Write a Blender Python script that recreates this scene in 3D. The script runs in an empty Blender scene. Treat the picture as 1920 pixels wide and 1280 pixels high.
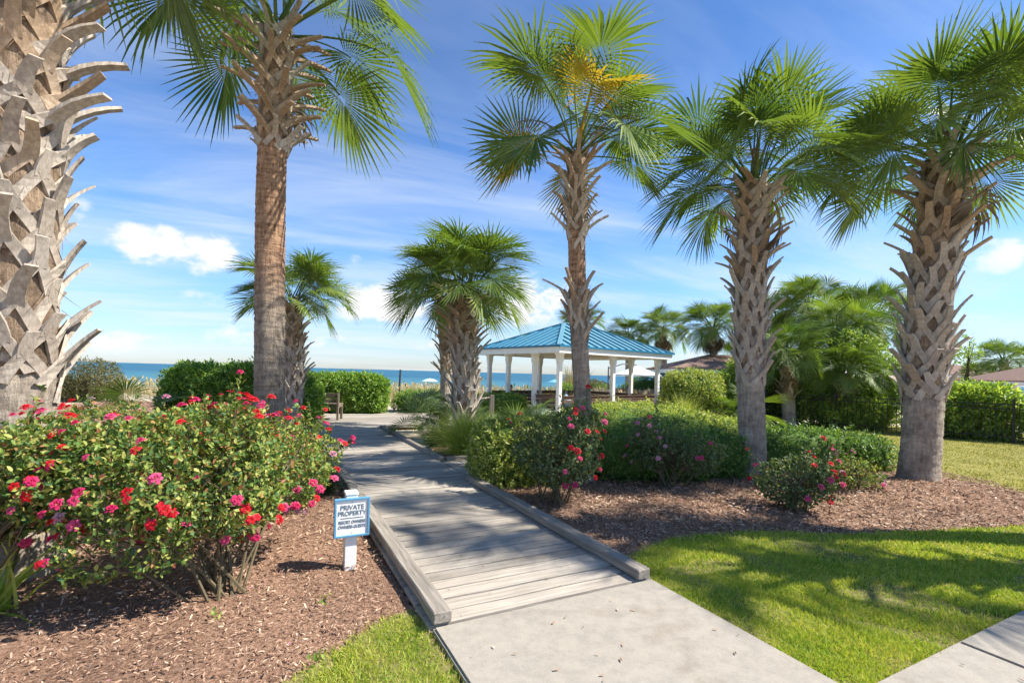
import bpy, bmesh, math, random
import numpy as np
from mathutils import Vector, Matrix

R = math.radians
rng = np.random.default_rng(11)
random.seed(5)
scene = bpy.context.scene
col = scene.collection

# ---------------------------------------------------------------- camera
CAM_H, ROLL, F_PX = 1.55, R(1.53), 900.0
cd = bpy.data.cameras.new('camera')
cd.sensor_width = 36.0
cd.lens = 36.0 * F_PX / 1920.0
cd.shift_y = 59.0 / 1920.0
cd.clip_start, cd.clip_end = 0.05, 30000
cam = bpy.data.objects.new('camera', cd)
cam.location = (0, 0, CAM_H)
cam.rotation_euler = (R(90), -ROLL, 0)
col.objects.link(cam)
scene.camera = cam

def ray(px, py):
    x, y = (px - 960) / F_PX, -(py - 699) / F_PX
    c, s = math.cos(ROLL), math.sin(ROLL)
    return Vector((c * x - s * y, 1.0, s * x + c * y))
def G(px, py, z=0.0):            # where the sight line meets the ground
    d = ray(px, py); t = (z - CAM_H) / d.z
    return Vector((d.x * t, d.y * t, z))
def D(px, py, Y):                # point at distance Y
    d = ray(px, py)
    return Vector((d.x * Y, Y, CAM_H + d.z * Y))

# ---------------------------------------------------------------- sun, sky, exposure
SUN_EL = R(49)
SUN_AZ = R(91)      # clockwise from +Y
to_sun = Vector((math.sin(SUN_AZ) * math.cos(SUN_EL), math.cos(SUN_AZ) * math.cos(SUN_EL), math.sin(SUN_EL)))
sd = bpy.data.lights.new('sun', 'SUN'); sd.energy = 4.3; sd.angle = R(0.5); sd.color = (1.0, 0.94, 0.83)
so = bpy.data.objects.new('sun', sd); so.rotation_euler = (-to_sun).to_track_quat('-Z', 'Y').to_euler(); col.objects.link(so)
vs = scene.view_settings
vs.view_transform = 'Standard'; vs.look = 'None'; vs.exposure = 1.1; vs.gamma = 1.0; vs.use_curve_mapping = False

world = bpy.data.worlds.new('World'); scene.world = world; world.use_nodes = True
wn, wl = world.node_tree.nodes, world.node_tree.links
wn.clear()
def wnode(t, **k):
    n = wn.new(t)
    for a, b in k.items(): setattr(n, a, b)
    return n
def wmath(op, a, b=None, c=None, clamp=False):
    n = wnode('ShaderNodeMath', operation=op); n.use_clamp = clamp
    for i, v in enumerate((a, b, c)):
        if v is None: continue
        if isinstance(v, (int, float)): n.inputs[i].default_value = v
        else: wl.new(v, n.inputs[i])
    return n.outputs[0]
SKY_STR = 0.15
sky = wnode('ShaderNodeTexSky', sky_type='NISHITA', sun_disc=False, sun_elevation=SUN_EL, sun_rotation=SUN_AZ)
sky.air_density, sky.dust_density, sky.ozone_density, sky.altitude = 1.0, 0.3, 3.0, 0
tc = wnode('ShaderNodeTexCoord')
sep = wnode('ShaderNodeSeparateXYZ'); wl.new(tc.outputs['Generated'], sep.inputs[0])
dx, dy, dz = sep.outputs
az = wmath('ARCTAN2', dx, dy)
el = wmath('ARCSINE', dz)
# repeated round the horizon so that the sky goes on outside the frame as it is inside
PER = 1.75
azw = wmath('SUBTRACT', wmath('FLOORED_MODULO', wmath('ADD', az, PER / 2), PER), PER / 2)
comb = wnode('ShaderNodeCombineXYZ'); wl.new(az, comb.inputs[0]); wl.new(wmath('MULTIPLY', el, 1.5), comb.inputs[1])
def wnoise(vec, scale, detail, rough=0.55, dist=0.0):
    n = wnode('ShaderNodeTexNoise'); n.inputs['Scale'].default_value = scale; n.inputs['Detail'].default_value = detail
    n.inputs['Roughness'].default_value = rough; n.inputs['Distortion'].default_value = dist
    wl.new(vec, n.inputs['Vector']); return n.outputs['Fac']
n_big = wnoise(comb.outputs[0], 9.0, 7, 0.6)
n_fine = wnoise(comb.outputs[0], 26.0, 5, 0.6)
puff = None
for px, py, rx, ry, wgt in [(318, 462, 150, 52, 1.0), (395, 478, 80, 52, 1.0), (720, 572, 130, 50, 0.9), (985, 566, 115, 60, 0.95), (150, 395, 38, 34, 0.42),
                            (240, 645, 130, 34, 0.5), (455, 630, 90, 28, 0.5), (640, 640, 90, 26, 0.45), (375, 560, 60, 20, 0.36),
                            (1895, 475, 95, 45, 0.62), (660, 490, 36, 18, 0.4), (1290, 660, 190, 40, 0.3), (1770, 640, 160, 46, 0.28), (850, 640, 160, 36, 0.3)]:
    d = ray(px, py).normalized(); a0, e0 = math.atan2(d.x, d.y), math.asin(d.z)
    sc_ = math.cos(a0) ** 2
    ra, re = rx / F_PX * sc_ + 0.004, ry / F_PX * math.cos(a0)
    ax = wmath('POWER', wmath('ABSOLUTE', wmath('DIVIDE', wmath('SUBTRACT', azw, a0), ra)), 2.0)
    ex = wmath('POWER', wmath('ABSOLUTE', wmath('DIVIDE', wmath('SUBTRACT', el, e0), re)), 2.0)
    v = wmath('MULTIPLY', wmath('SUBTRACT', 1.0, wmath('ADD', ax, ex), clamp=True), wgt)
    puff = v if puff is None else wmath('MAXIMUM', puff, v)
pv = wmath('ADD', puff, wmath('MULTIPLY', wmath('SUBTRACT', n_big, 0.5), 3.0))
pv = wmath('ADD', pv, wmath('MULTIPLY', wmath('SUBTRACT', n_fine, 0.5), 1.5))
gate = wmath('MULTIPLY', puff, 4.0, clamp=True)
pm = wnode('ShaderNodeMapRange', interpolation_type='SMOOTHSTEP'); wl.new(pv, pm.inputs['Value'])
pm.inputs['From Min'].default_value, pm.inputs['From Max'].default_value = 0.22, 0.85
cum = wmath('MULTIPLY', wmath('MULTIPLY', pm.outputs[0], gate), wmath('MINIMUM', wmath('ADD', 0.25, puff), 0.95))
# cirrus streaks on a high plane
inv = wmath('DIVIDE', 1.0, wmath('ADD', wmath('MAXIMUM', dz, 0.0), 0.12))
cv = wnode('ShaderNodeCombineXYZ')
rx_ = wmath('ADD', wmath('MULTIPLY', dx, 0.93), wmath('MULTIPLY', dy, 0.36)); ry_ = wmath('SUBTRACT', wmath('MULTIPLY', dy, 0.93), wmath('MULTIPLY', dx, 0.36))
wl.new(wmath('MULTIPLY', wmath('MULTIPLY', rx_, inv), 0.42), cv.inputs[0]); wl.new(wmath('MULTIPLY', wmath('MULTIPLY', ry_, inv), 1.25), cv.inputs[1])
c1 = wnoise(cv.outputs[0], 1.15, 8, 0.58, 0.5)
cm = wnode('ShaderNodeMapRange', interpolation_type='SMOOTHSTEP'); wl.new(c1, cm.inputs['Value'])
cm.inputs['From Min'].default_value, cm.inputs['From Max'].default_value = 0.36, 0.80
cfade = wnode('ShaderNodeMapRange', interpolation_type='SMOOTHSTEP'); wl.new(dz, cfade.inputs['Value'])
cfade.inputs['From Min'].default_value, cfade.inputs['From Max'].default_value, cfade.inputs['To Min'].default_value, cfade.inputs['To Max'].default_value = 0.25, 0.65, 0.75, 0.25
cir = wmath('MULTIPLY', cm.outputs[0], cfade.outputs[0])
tint = wnode('ShaderNodeMix', data_type='RGBA', blend_type='MULTIPLY'); tint.inputs['Factor'].default_value = 1.0
wl.new(sky.outputs[0], tint.inputs['A'])
tr = wnode('ShaderNodeValToRGB'); wl.new(wmath('MAXIMUM', dz, 0.0), tr.inputs[0])
for p_, c_ in [(.18, (.43, .56, .73)), (.33, (.40, .55, .73)), (.54, (.24, .41, .59))]: tr.color_ramp.elements.new(p_).color = (*c_, 1)
tr.color_ramp.elements[0].color = (.40, .44, .55, 1); tr.color_ramp.elements[-1].color = (.22, .38, .57, 1)
wl.new(tr.outputs[0], tint.inputs['B'])
m1 = wnode('ShaderNodeMix', data_type='RGBA'); wl.new(cir, m1.inputs['Factor']); wl.new(tint.outputs['Result'], m1.inputs['A'])
CW = 0.50 / SKY_STR
m1.inputs['B'].default_value = (CW * .86, CW * .93, CW, 1)
m2 = wnode('ShaderNodeMix', data_type='RGBA'); wl.new(cum, m2.inputs['Factor']); wl.new(m1.outputs['Result'], m2.inputs['A'])
shade = wnode('ShaderNodeMix', data_type='RGBA'); wl.new(pm.outputs[0], shade.inputs['Factor'])
shade.inputs['A'].default_value = (CW * .86, CW * .92, CW, 1); shade.inputs['B'].default_value = (CW * 1.02, CW * 1.02, CW * 1.0, 1)
wl.new(shade.outputs['Result'], m2.inputs['B'])
bg = wnode('ShaderNodeBackground'); bg.inputs['Strength'].default_value = SKY_STR
wl.new(m2.outputs['Result'], bg.inputs['Color'])
wo = wnode('ShaderNodeOutputWorld'); wl.new(bg.outputs[0], wo.inputs['Surface'])

cy = scene.cycles
cy.use_denoising = True; cy.max_bounces = 6; cy.transparent_max_bounces = 4; cy.diffuse_bounces = 3; cy.glossy_bounces = 2; cy.transmission_bounces = 3
cy.sample_clamp_indirect = 4.0
cy.use_adaptive_sampling = True; cy.adaptive_threshold = 0.03

# ---------------------------------------------------------------- helpers
def link(o): col.objects.link(o); return o
def tag(o, label=None, cat=None, group=None, kind=None):
    if label: o['label'] = label
    if cat: o['category'] = cat
    if group: o['group'] = group
    if kind: o['kind'] = kind
    return o
def empty(name, loc=(0, 0, 0), rz=0):
    o = bpy.data.objects.new(name, None); o.location = loc; o.rotation_euler = (0, 0, rz); o.empty_display_size = 0.1
    return link(o)
def add(name, me, parent=None, loc=(0, 0, 0), rot=(0, 0, 0), scale=(1, 1, 1)):
    o = bpy.data.objects.new(name, me); o.location = loc; o.rotation_euler = rot; o.scale = scale
    if parent: o.parent = parent
    return link(o)
def mesh_np(name, V, F, mat=None, smooth=False):
    """V (n,3), F a list of equal-length index arrays (each (m,k))"""
    V = np.asarray(V, np.float32)
    if isinstance(F, np.ndarray): F = [F]
    me = bpy.data.meshes.new(name)
    me.vertices.add(len(V)); me.vertices.foreach_set('co', V.ravel())
    loops = np.concatenate([np.asarray(f, np.int32).ravel() for f in F])
    sizes = np.concatenate([np.full(len(f), np.asarray(f).shape[1], np.int32) for f in F])
    starts = np.concatenate([[0], np.cumsum(sizes)[:-1]]).astype(np.int32)
    me.loops.add(len(loops)); me.loops.foreach_set('vertex_index', loops)
    me.polygons.add(len(sizes)); me.polygons.foreach_set('loop_start', starts)
    if smooth: me.polygons.foreach_set('use_smooth', np.ones(len(sizes), bool))
    me.update(calc_edges=True); me.validate()
    if mat: me.materials.append(mat)
    return me
class MB:
    """collects boxes, tubes and sweeps into one mesh"""
    def __init__(s): s.V, s.F = [], []
    def raw(s, V, F):
        b = len(s.V); s.V += [tuple(v) for v in V]; s.F += [tuple(i + b for i in f) for f in F]; return s
    def box(s, c, size, rz=0.0, bev=0.0, M=None):
        hx, hy, hz = size[0] / 2, size[1] / 2, size[2] / 2
        if bev > 0:
            b = min(bev, hx * .45, hy * .45, hz * .45); bm = bmesh.new(); bmesh.ops.create_cube(bm, size=1)
            for v in bm.verts: v.co = Vector((v.co.x * 2 * hx, v.co.y * 2 * hy, v.co.z * 2 * hz))
            bmesh.ops.bevel(bm, geom=bm.edges[:], offset=b, segments=1, affect='EDGES')
            V = [v.co.copy() for v in bm.verts]; F = [[v.index for v in f.verts] for f in bm.faces]; bm.free()
        else:
            V = [Vector((x * hx, y * hy, z * hz)) for x in (-1, 1) for y in (-1, 1) for z in (-1, 1)]
            F = [(0, 1, 3, 2), (4, 6, 7, 5), (0, 4, 5, 1), (2, 3, 7, 6), (0, 2, 6, 4), (1, 5, 7, 3)]
        m = Matrix.Translation(Vector(c)) @ (M if M is not None else Matrix.Rotation(rz, 4, 'Z'))
        return s.raw([m @ v for v in V], F)
    def tube(s, pts, radii, n=8, cap=True, flat=1.0):
        pts = [Vector(p) for p in pts]; V, F = [], []
        for i, p in enumerate(pts):
            t = (pts[min(i + 1, len(pts) - 1)] - pts[max(i - 1, 0)]).normalized()
            a = t.cross(Vector((0, 0, 1)) if abs(t.z) < .9 else Vector((1, 0, 0))).normalized(); b = t.cross(a)
            r = radii[i] if hasattr(radii, '__len__') else radii
            for k in range(n):
                th = 2 * math.pi * k / n
                V.append(p + a * r * math.cos(th) + b * r * flat * math.sin(th))
        for i in range(len(pts) - 1):
            for k in range(n):
                k2 = (k + 1) % n
                F.append((i * n + k, i * n + k2, (i + 1) * n + k2, (i + 1) * n + k))
        if cap: F += [tuple(range(n - 1, -1, -1)), tuple((len(pts) - 1) * n + k for k in range(n))]
        return s.raw(V, F)
    def sweep(s, pts, sides, norms, w, t):
        """rectangular section: w half widths along sides, t half thickness along norms"""
        V, F = [], []
        for p, a, b, ww, tt in zip(pts, sides, norms, w, t):
            for x, y in ((-1, -1), (1, -1), (1, 1), (-1, 1)): V.append(Vector(p) + Vector(a) * ww * x + Vector(b) * tt * y)
        for i in range(len(pts) - 1):
            for k in range(4):
                k2 = (k + 1) % 4
                F.append((i * 4 + k, i * 4 + k2, (i + 1) * 4 + k2, (i + 1) * 4 + k))
        F += [(3, 2, 1, 0), tuple((len(pts) - 1) * 4 + k for k in range(4))]
        return s.raw(V, F)
    def mesh(s, name, mat, smooth=False):
        me = bpy.data.meshes.new(name); me.from_pydata([tuple(v) for v in s.V], [], s.F); me.materials.append(mat)
        if smooth: me.polygons.foreach_set('use_smooth', [True] * len(me.polygons))
        me.update(); return me
    def obj(s, name, mat, parent=None, smooth=False, **k): return add(name, s.mesh(name, mat, smooth), parent, **k)

def norm(a): return a / np.maximum(np.linalg.norm(a, axis=-1, keepdims=True), 1e-9)
def frames(dirs, spin=None, up=None):
    """rotation matrices whose x axis is dirs, z axis near up, spun about x"""
    x = norm(dirs); n = len(x)
    u = norm(up if up is not None else np.tile([0, 0, 1.0], (n, 1)) + rng.normal(0, .05, (n, 3)))
    y = norm(np.cross(u, x)); z = np.cross(x, y)
    if spin is not None:
        c, s_ = np.cos(spin)[:, None], np.sin(spin)[:, None]
        y, z = y * c + z * s_, z * c - y * s_
    return np.stack([x, y, z], axis=2)
def scatter(TV, TF, P, M, S):
    TV = np.asarray(TV, float); n, k = len(P), len(TV)
    S = np.asarray(S, float); S = S[:, None, None] if S.ndim == 1 else S[:, None, :]
    V = np.einsum('nij,nkj->nki', M, TV[None] * S) + P[:, None, :]
    off = (np.arange(n) * k)[:, None, None]
    return V.reshape(-1, 3), [(np.asarray(f)[None] + off).reshape(-1, np.asarray(f).shape[1]) for f in TF]
LEAF6 = (np.array([[0, 0, 0], [.3, .24, .06], [.7, .22, .05], [1, 0, -.08], [.7, -.22, .05], [.3, -.24, .06]]), [np.array([[0, 3, 2, 1], [0, 5, 4, 3]])])
LEAF4 = (np.array([[0, 0, 0], [.5, .2, .07], [1, 0, -.06], [.5, -.2, .07]]), [np.array([[0, 2, 1], [0, 3, 2]])])
BLADE = (np.array([[0, -.5, 0], [0, .5, 0], [.55, -.38, .0], [.55, .38, .0], [1, 0, -.16]]), [np.array([[0, 2, 3, 1]]), np.array([[2, 4, 3]])])
CHIP = (np.array([[-.5, -.5, 0], [.1, -.5, .12], [.5, -.35, 0], [.5, .4, 0], [0, .5, .12], [-.5, .45, 0]]), [np.array([[0, 1, 4, 5], [1, 2, 3, 4]])])

# ---------------------------------------------------------------- materials
def mat(name):
    m = bpy.data.materials.new(name); m.use_nodes = True
    m.node_tree.nodes.clear(); return m
class NT:
    def __init__(s, m): s.m, s.n, s.l = m, m.node_tree.nodes, m.node_tree.links
    def node(s, t, **k):
        n = s.n.new(t)
        for a, b in k.items(): setattr(n, a, b)
        return n
    def set(s, sock, v):
        if hasattr(v, 'is_linked') or hasattr(v, 'links'): s.l.new(v, sock)
        else: sock.default_value = v
    def math(s, op, a, b=0.0, clamp=False):
        n = s.node('ShaderNodeMath', operation=op); n.use_clamp = clamp; s.set(n.inputs[0], a); s.set(n.inputs[1], b); return n.outputs[0]
    def noise(s, vec, scale, detail=4, rough=.55, dist=0):
        n = s.node('ShaderNodeTexNoise')
        if vec is not None: s.l.new(vec, n.inputs['Vector'])
        n.inputs['Scale'].default_value = scale; n.inputs['Detail'].default_value = detail; n.inputs['Roughness'].default_value = rough; n.inputs['Distortion'].default_value = dist
        return n.outputs['Fac']
    def ramp(s, fac, stops):
        n = s.node('ShaderNodeValToRGB'); e = n.color_ramp.elements
        while len(e) < len(stops): e.new(.5)
        for i, (p, c) in enumerate(stops): e[i].position = p; e[i].color = (*c, 1)
        s.l.new(fac, n.inputs[0]); return n.outputs[0]
    def mix(s, fac, a, b, blend='MIX'):
        n = s.node('ShaderNodeMix', data_type='RGBA', blend_type=blend)
        s.set(n.inputs['Factor'], fac)
        for k, v in (('A', a), ('B', b)): s.set(n.inputs[k], (*v, 1) if isinstance(v, tuple) and len(v) == 3 else v)
        return n.outputs['Result']
    def mapping(s, vec, scale=(1, 1, 1), loc=None):
        n = s.node('ShaderNodeMapping'); s.l.new(vec, n.inputs[0]); n.inputs['Scale'].default_value = scale
        if loc is not None: s.set(n.inputs['Location'], loc)
        return n.outputs[0]
    def bump(s, h, strength=.5, dist=.02):
        n = s.node('ShaderNodeBump'); n.inputs['Strength'].default_value = strength; n.inputs['Distance'].default_value = dist; s.l.new(h, n.inputs['Height']); return n.outputs[0]
    def finish(s, colr, rough=.7, spec=.3, normal=None, metal=0.0, transl=0.0, tcol=None):
        p = s.node('ShaderNodeBsdfPrincipled'); s.set(p.inputs['Base Color'], (*colr, 1) if isinstance(colr, tuple) else colr)
        s.set(p.inputs['Roughness'], rough); p.inputs['Specular IOR Level'].default_value = spec; p.inputs['Metallic'].default_value = metal
        if normal is not None: s.l.new(normal, p.inputs['Normal'])
        out = s.node('ShaderNodeOutputMaterial'); sh = p.outputs[0]
        if transl > 0:
            t = s.node('ShaderNodeBsdfTranslucent'); s.set(t.inputs[0], tcol if tcol is not None else ((*colr, 1) if isinstance(colr, tuple) else colr))
            mx = s.node('ShaderNodeMixShader'); mx.inputs[0].default_value = transl; s.l.new(sh, mx.inputs[1]); s.l.new(t.outputs[0], mx.inputs[2]); sh = mx.outputs[0]
        s.l.new(sh, out.inputs[0]); return s.m
def leaf_mat(name, stops, transl=.45, rough=.42, spec=.45, tint=(1.15, 1.15, .55)):
    t = NT(mat(name)); g = t.node('ShaderNodeNewGeometry'); c = t.ramp(g.outputs['Random Per Island'], stops)
    return t.finish(c, rough, spec, transl=transl, tcol=t.mix(1.0, c, tint, 'MULTIPLY'))
def plain(name, c, rough=.6, spec=.3, metal=0.0, var=.12, scale=30, bump=0.0):
    t = NT(mat(name)); tcn = t.node('ShaderNodeTexCoord'); n = t.noise(tcn.outputs['Object'], scale, 4)
    lo, hi = tuple(x * (1 - var) for x in c), tuple(min(1, x * (1 + var)) for x in c)
    cc = t.ramp(n, [(.3, lo), (.7, hi)])
    return t.finish(cc, rough, spec, metal=metal, normal=t.bump(n, bump, .01) if bump else None)
def wood_mat(name, dark, light, axis=0, grain=38):
    t = NT(mat(name)); tcn = t.node('ShaderNodeTexCoord'); oi = t.node('ShaderNodeObjectInfo')
    off = t.node('ShaderNodeCombineXYZ'); k = t.math('MULTIPLY', oi.outputs['Random'], 37.0)
    for i in range(3): t.l.new(k, off.inputs[i])
    sc_ = [grain, grain, grain]; sc_[axis] = grain * .05
    v = t.mapping(tcn.outputs['Object'], tuple(sc_), off.outputs[0])
    n = t.noise(v, 1.0, 7, .65, .6); n2 = t.noise(t.mapping(tcn.outputs['Object'], (3, 3, 3), off.outputs[0]), 1.0, 3)
    c = t.ramp(n, [(.25, dark), (.5, tuple((a + b) / 2 for a, b in zip(dark, light))), (.72, light)])
    tone = t.math('ADD', t.math('MULTIPLY', oi.outputs['Random'], .45), t.math('MULTIPLY', n2, .6))
    c = t.mix(1.0, c, t.ramp(tone, [(.15, (.62, .60, .58)), (.85, (1.2, 1.16, 1.1))]), 'MULTIPLY')
    return t.finish(c, .8, .2, t.bump(n, .7, .006))

M = {}
M['plank'] = wood_mat('weathered_plank', (.25, .22, .19), (.52, .485, .435))
M['rail'] = wood_mat('weathered_rail', (.13, .115, .10), (.40, .37, .33), 0, 45)
M['brownwood'] = wood_mat('brown_composite', (.10, .065, .05), (.19, .13, .10))
M['benchwood'] = wood_mat('bench_wood', (.13, .10, .075), (.30, .25, .19))
M['greywood'] = wood_mat('grey_picket', (.13, .12, .105), (.34, .31, .27), 2)
M['white'] = plain('white_paint', (.78, .78, .75), .45, .4, var=.05, scale=6)
M['ceil'] = plain('soffit_cream', (.72, .69, .58), .6, .2, var=.05)
M['metalblack'] = plain('black_metal', (.012, .012, .013), .45, .4)
M['signblue'] = plain('sign_blue', (.10, .29, .47), .5, .4, var=.08)
M['signface'] = plain('sign_white', (.80, .80, .80), .4, .4, var=.02)
M['ink'] = plain('grey_ink', (.12, .17, .21), .6, .2)
M['postdark'] = plain('dark_post', (.05, .05, .045), .7, .2)
M['steel'] = plain('grey_steel', (.22, .23, .24), .4, .4, metal=.6)
M['canvas'] = plain('white_canvas', (.8, .8, .78), .8, .1, var=.03)
M['bluecanvas'] = plain('pale_blue_canvas', (.20, .50, .68), .8, .1, var=.06)
M['tealcanvas'] = plain('pale_teal_canvas', (.50, .72, .72), .8, .1, var=.06)
M['shingle'] = plain('brown_shingle', (.25, .165, .13), .85, .15, var=.25, scale=14, bump=.3)
M['bluewall'] = plain('blue_siding', (.10, .23, .32), .7, .2)
M['yellowwall'] = plain('cream_siding', (.62, .52, .32), .7, .2)
M['skin'] = plain('skin', (.46, .24, .16), .5, .3); M['hair'] = plain('dark_hair', (.015, .01, .008), .5, .3)
M['shirt'] = plain('dark_shirt', (.05, .05, .06), .8, .2); M['bag'] = plain('blue_grey_cloth', (.27, .36, .45), .85, .1)
M['roof'] = plain('blue_metal_roof', (.20, .42, .47), .32, .5, metal=.25, var=.05, scale=2)
M['seam'] = plain('blue_seam', (.010, .16, .30), .45, .4, var=.08)

def m_concrete():
    t = NT(mat('concrete')); g = t.node('ShaderNodeNewGeometry').outputs['Position']
    big = t.noise(g, 1.4, 6, .6); fine = t.noise(g, 140, 3, .7); mid = t.noise(g, 12, 5, .6)
    c = t.ramp(big, [(.3, (.275, .245, .21)), (.7, (.355, .32, .272))])
    c = t.mix(.5, c, t.ramp(fine, [(.3, (.19, .17, .145)), (.7, (.44, .40, .345))]))
    c = t.mix(.35, c, t.ramp(mid, [(.35, (.28, .255, .22)), (.6, (.43, .39, .325))]))
    v = t.node('ShaderNodeTexVoronoi'); v.inputs['Scale'].default_value = 2.3; t.l.new(g, v.inputs['Vector'])
    c = t.mix(t.ramp(v.outputs['Distance'], [(.018, (1, 1, 1)), (.03, (0, 0, 0))]), c, (.16, .13, .11))
    st = t.noise(g, .8, 6, .65, 1.2); c = t.mix(1.0, c, t.ramp(st, [(.32, (.74, .70, .64)), (.46, (1, 1, 1)), (.62, (1.03, 1.03, 1.02)), (.72, (.86, .87, .80))]), 'MULTIPLY')
    return t.finish(c, .85, .2, t.bump(t.math('ADD', fine, t.math('MULTIPLY', mid, .6)), .35, .004))
M['concrete'] = m_concrete()
def m_ground(name, stops, scale, bump, detail=8, big=None):
    t = NT(mat(name)); g = t.node('ShaderNodeNewGeometry').outputs['Position']
    n = t.noise(g, scale, detail, .7); c = t.ramp(n, stops)
    b = t.noise(g, .9, 4); c = t.mix(1.0, c, t.ramp(b, [(.3, (.8, .8, .8)), (.7, (1.15, 1.12, 1.08))]), 'MULTIPLY')
    return t.finish(c, .9, .1, t.bump(n, bump, .03))
M['mulch'] = m_ground('mulch_bed', [(.3, (.11, .06, .04)), (.5, (.29, .175, .12)), (.7, (.50, .335, .24))], 45, .9)
M['soil'] = m_ground('lawn_soil', [(.3, (.14, .13, .05)), (.7, (.34, .30, .13))], 30, .6)
M['drylawn'] = m_ground('dry_lawn', [(.3, (.17, .17, .04)), (.7, (.36, .32, .10))], 40, .6)
M['sand'] = m_ground('dune_sand', [(.3, (.42, .36, .26)), (.7, (.58, .51, .39))], 6, .4)
def m_sea():
    t = NT(mat('sea')); g = t.node('ShaderNodeNewGeometry').outputs['Position']
    a = t.noise(t.mapping(g, (.02, .10, 1)), 1.0, 7, .65); b = t.noise(t.mapping(g, (.0012, .008, 1)), 1.0, 5, .6)
    c = t.ramp(b, [(.3, (.018, .095, .165)), (.7, (.028, .135, .205))])
    sepn = t.node('ShaderNodeSeparateXYZ'); t.l.new(g, sepn.inputs[0])
    near = t.node('ShaderNodeMapRange'); t.l.new(sepn.outputs[1], near.inputs[0]); near.inputs[1].default_value = 80; near.inputs[2].default_value = 330
    c = t.mix(near.outputs[0], (.06, .19, .235), c)
    surf = t.noise(t.mapping(g, (.03, .35, 1)), 1.0, 4, .6)
    foam = t.math('MULTIPLY', t.math('GREATER_THAN', surf, .66), t.math('LESS_THAN', sepn.outputs[1], 150))
    c = t.mix(foam, c, (.6, .66, .66))
    return t.finish(c, .55, .18, t.bump(a, .6, .5))
M['sea'] = m_sea()
def m_trunk(name, dark, light, ringscale=26, red=None):
    t = NT(mat(name)); o = t.node('ShaderNodeTexCoord').outputs['Object']
    rings = t.noise(t.mapping(o, (5, 5, ringscale)), 1.0, 6, .65, .5); crack = t.noise(t.mapping(o, (30, 30, 4)), 1.0, 6, .75)
    blot = t.noise(o, 3.2, 5, .6)
    h = t.math('ADD', t.math('MULTIPLY', rings, .8), t.math('MULTIPLY', crack, 1.0))
    c = t.ramp(t.math('MULTIPLY', h, .56), [(.36, dark), (.6, light)])
    c = t.mix(1.0, c, t.ramp(blot, [(.35, (.62, .60, .58)), (.65, (1.15, 1.12, 1.06))]), 'MULTIPLY')
    if red:
        z = t.node('ShaderNodeSeparateXYZ'); t.l.new(o, z.inputs[0])
        f = t.node('ShaderNodeMapRange', interpolation_type='SMOOTHSTEP'); t.l.new(t.math('ADD', z.outputs[2], t.math('MULTIPLY', blot, .8)), f.inputs[0]); f.inputs[1].default_value, f.inputs[2].default_value = red
        c = t.mix(f.outputs[0], c, t.ramp(h, [(.7, (.17, .085, .05)), (1.2, (.48, .30, .19))]))
    return t.finish(c, .9, .1, t.bump(h, 1.0, .03))
M['trunk'] = m_trunk('palm_bark', (.21, .175, .14), (.58, .50, .42), 11)
M['trunk_red'] = m_trunk('palm_bark_reddish_top', (.16, .13, .105), (.44, .375, .31), red=(2.4, 3.5))
M['fibre'] = m_trunk('palm_fibre', (.13, .09, .06), (.44, .33, .24), 8)
def m_boot(name, a, b):
    t = NT(mat(name)); o = t.node('ShaderNodeTexCoord').outputs['Object']; oi = t.node('ShaderNodeObjectInfo').outputs['Random']
    n = t.noise(t.mapping(o, (40, 40, 7)), 1.0, 6, .65); n2 = t.noise(o, 9, 4)
    c = t.ramp(n, [(.25, tuple(x * .5 for x in a)), (.5, a), (.75, b)])
    c = t.mix(t.math('MULTIPLY', n2, .5), c, t.ramp(oi, [(.05, (.17, .12, .08)), (.35, (.36, .29, .22)), (.9, (.56, .50, .42))]))
    return t.finish(c, .85, .15, t.bump(n, .6, .01))
M['boot'] = m_boot('leaf_base_grey', (.42, .36, .30), (.66, .59, .50))
M['boot_tan'] = m_boot('leaf_base_tan', (.36, .25, .16), (.60, .45, .31))
def m_frond(name, lo, hi, transl=.3):
    t = NT(mat(name)); g = t.node('ShaderNodeNewGeometry').outputs['Random Per Island']; oi = t.node('ShaderNodeObjectInfo').outputs['Random']
    c = t.ramp(t.math('ADD', t.math('MULTIPLY', g, .5), t.math('MULTIPLY', oi, .5)), [(.1, lo), (.9, hi)])
    return t.finish(c, .48, .32, transl=transl, tcol=t.mix(1.0, c, (1.5, 1.6, .5), 'MULTIPLY'))
M['frond'] = m_frond('palm_leaf', (.06, .118, .03), (.21, .28, .065))
M['frond_yellow'] = m_frond('palm_leaf_yellowing', (.18, .20, .03), (.55, .34, .04))
M['frond_dead'] = m_frond('palm_leaf_dead', (.13, .09, .055), (.27, .20, .13), .1)
M['frond_blue'] = m_frond('palmetto_leaf', (.10, .15, .085), (.24, .31, .17))
M['hedge'] = leaf_mat('hedge_leaf', [(0, (.07, .16, .028)), (.5, (.19, .34, .05)), (.85, (.34, .50, .075)), (1, (.46, .56, .14))])
M['hedge_dark'] = leaf_mat('hedge_dark_leaf', [(0, (.055, .12, .028)), (.6, (.15, .27, .05)), (1, (.32, .44, .10))], .35)
M['hedge_lime'] = leaf_mat('variegated_leaf', [(0, (.12, .20, .035)), (.3, (.29, .38, .06)), (.75, (.48, .52, .13)), (1, (.60, .58, .28))])
M['core'] = leaf_mat('core_shade_green', [(0, (.05, .10, .022)), (1, (.08, .14, .03))], .0, .8, .1)  # darker green, the shade inside a hedge put into the colour
M['bush'] = leaf_mat('bush_leaf', [(0, (.11, .20, .045)), (.6, (.27, .40, .07)), (1, (.50, .60, .15))])
M['fence_bush'] = leaf_mat('fence_bush_leaf', [(0, (.13, .24, .045)), (.5, (.32, .46, .075)), (1, (.58, .66, .17))], .5)
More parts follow.
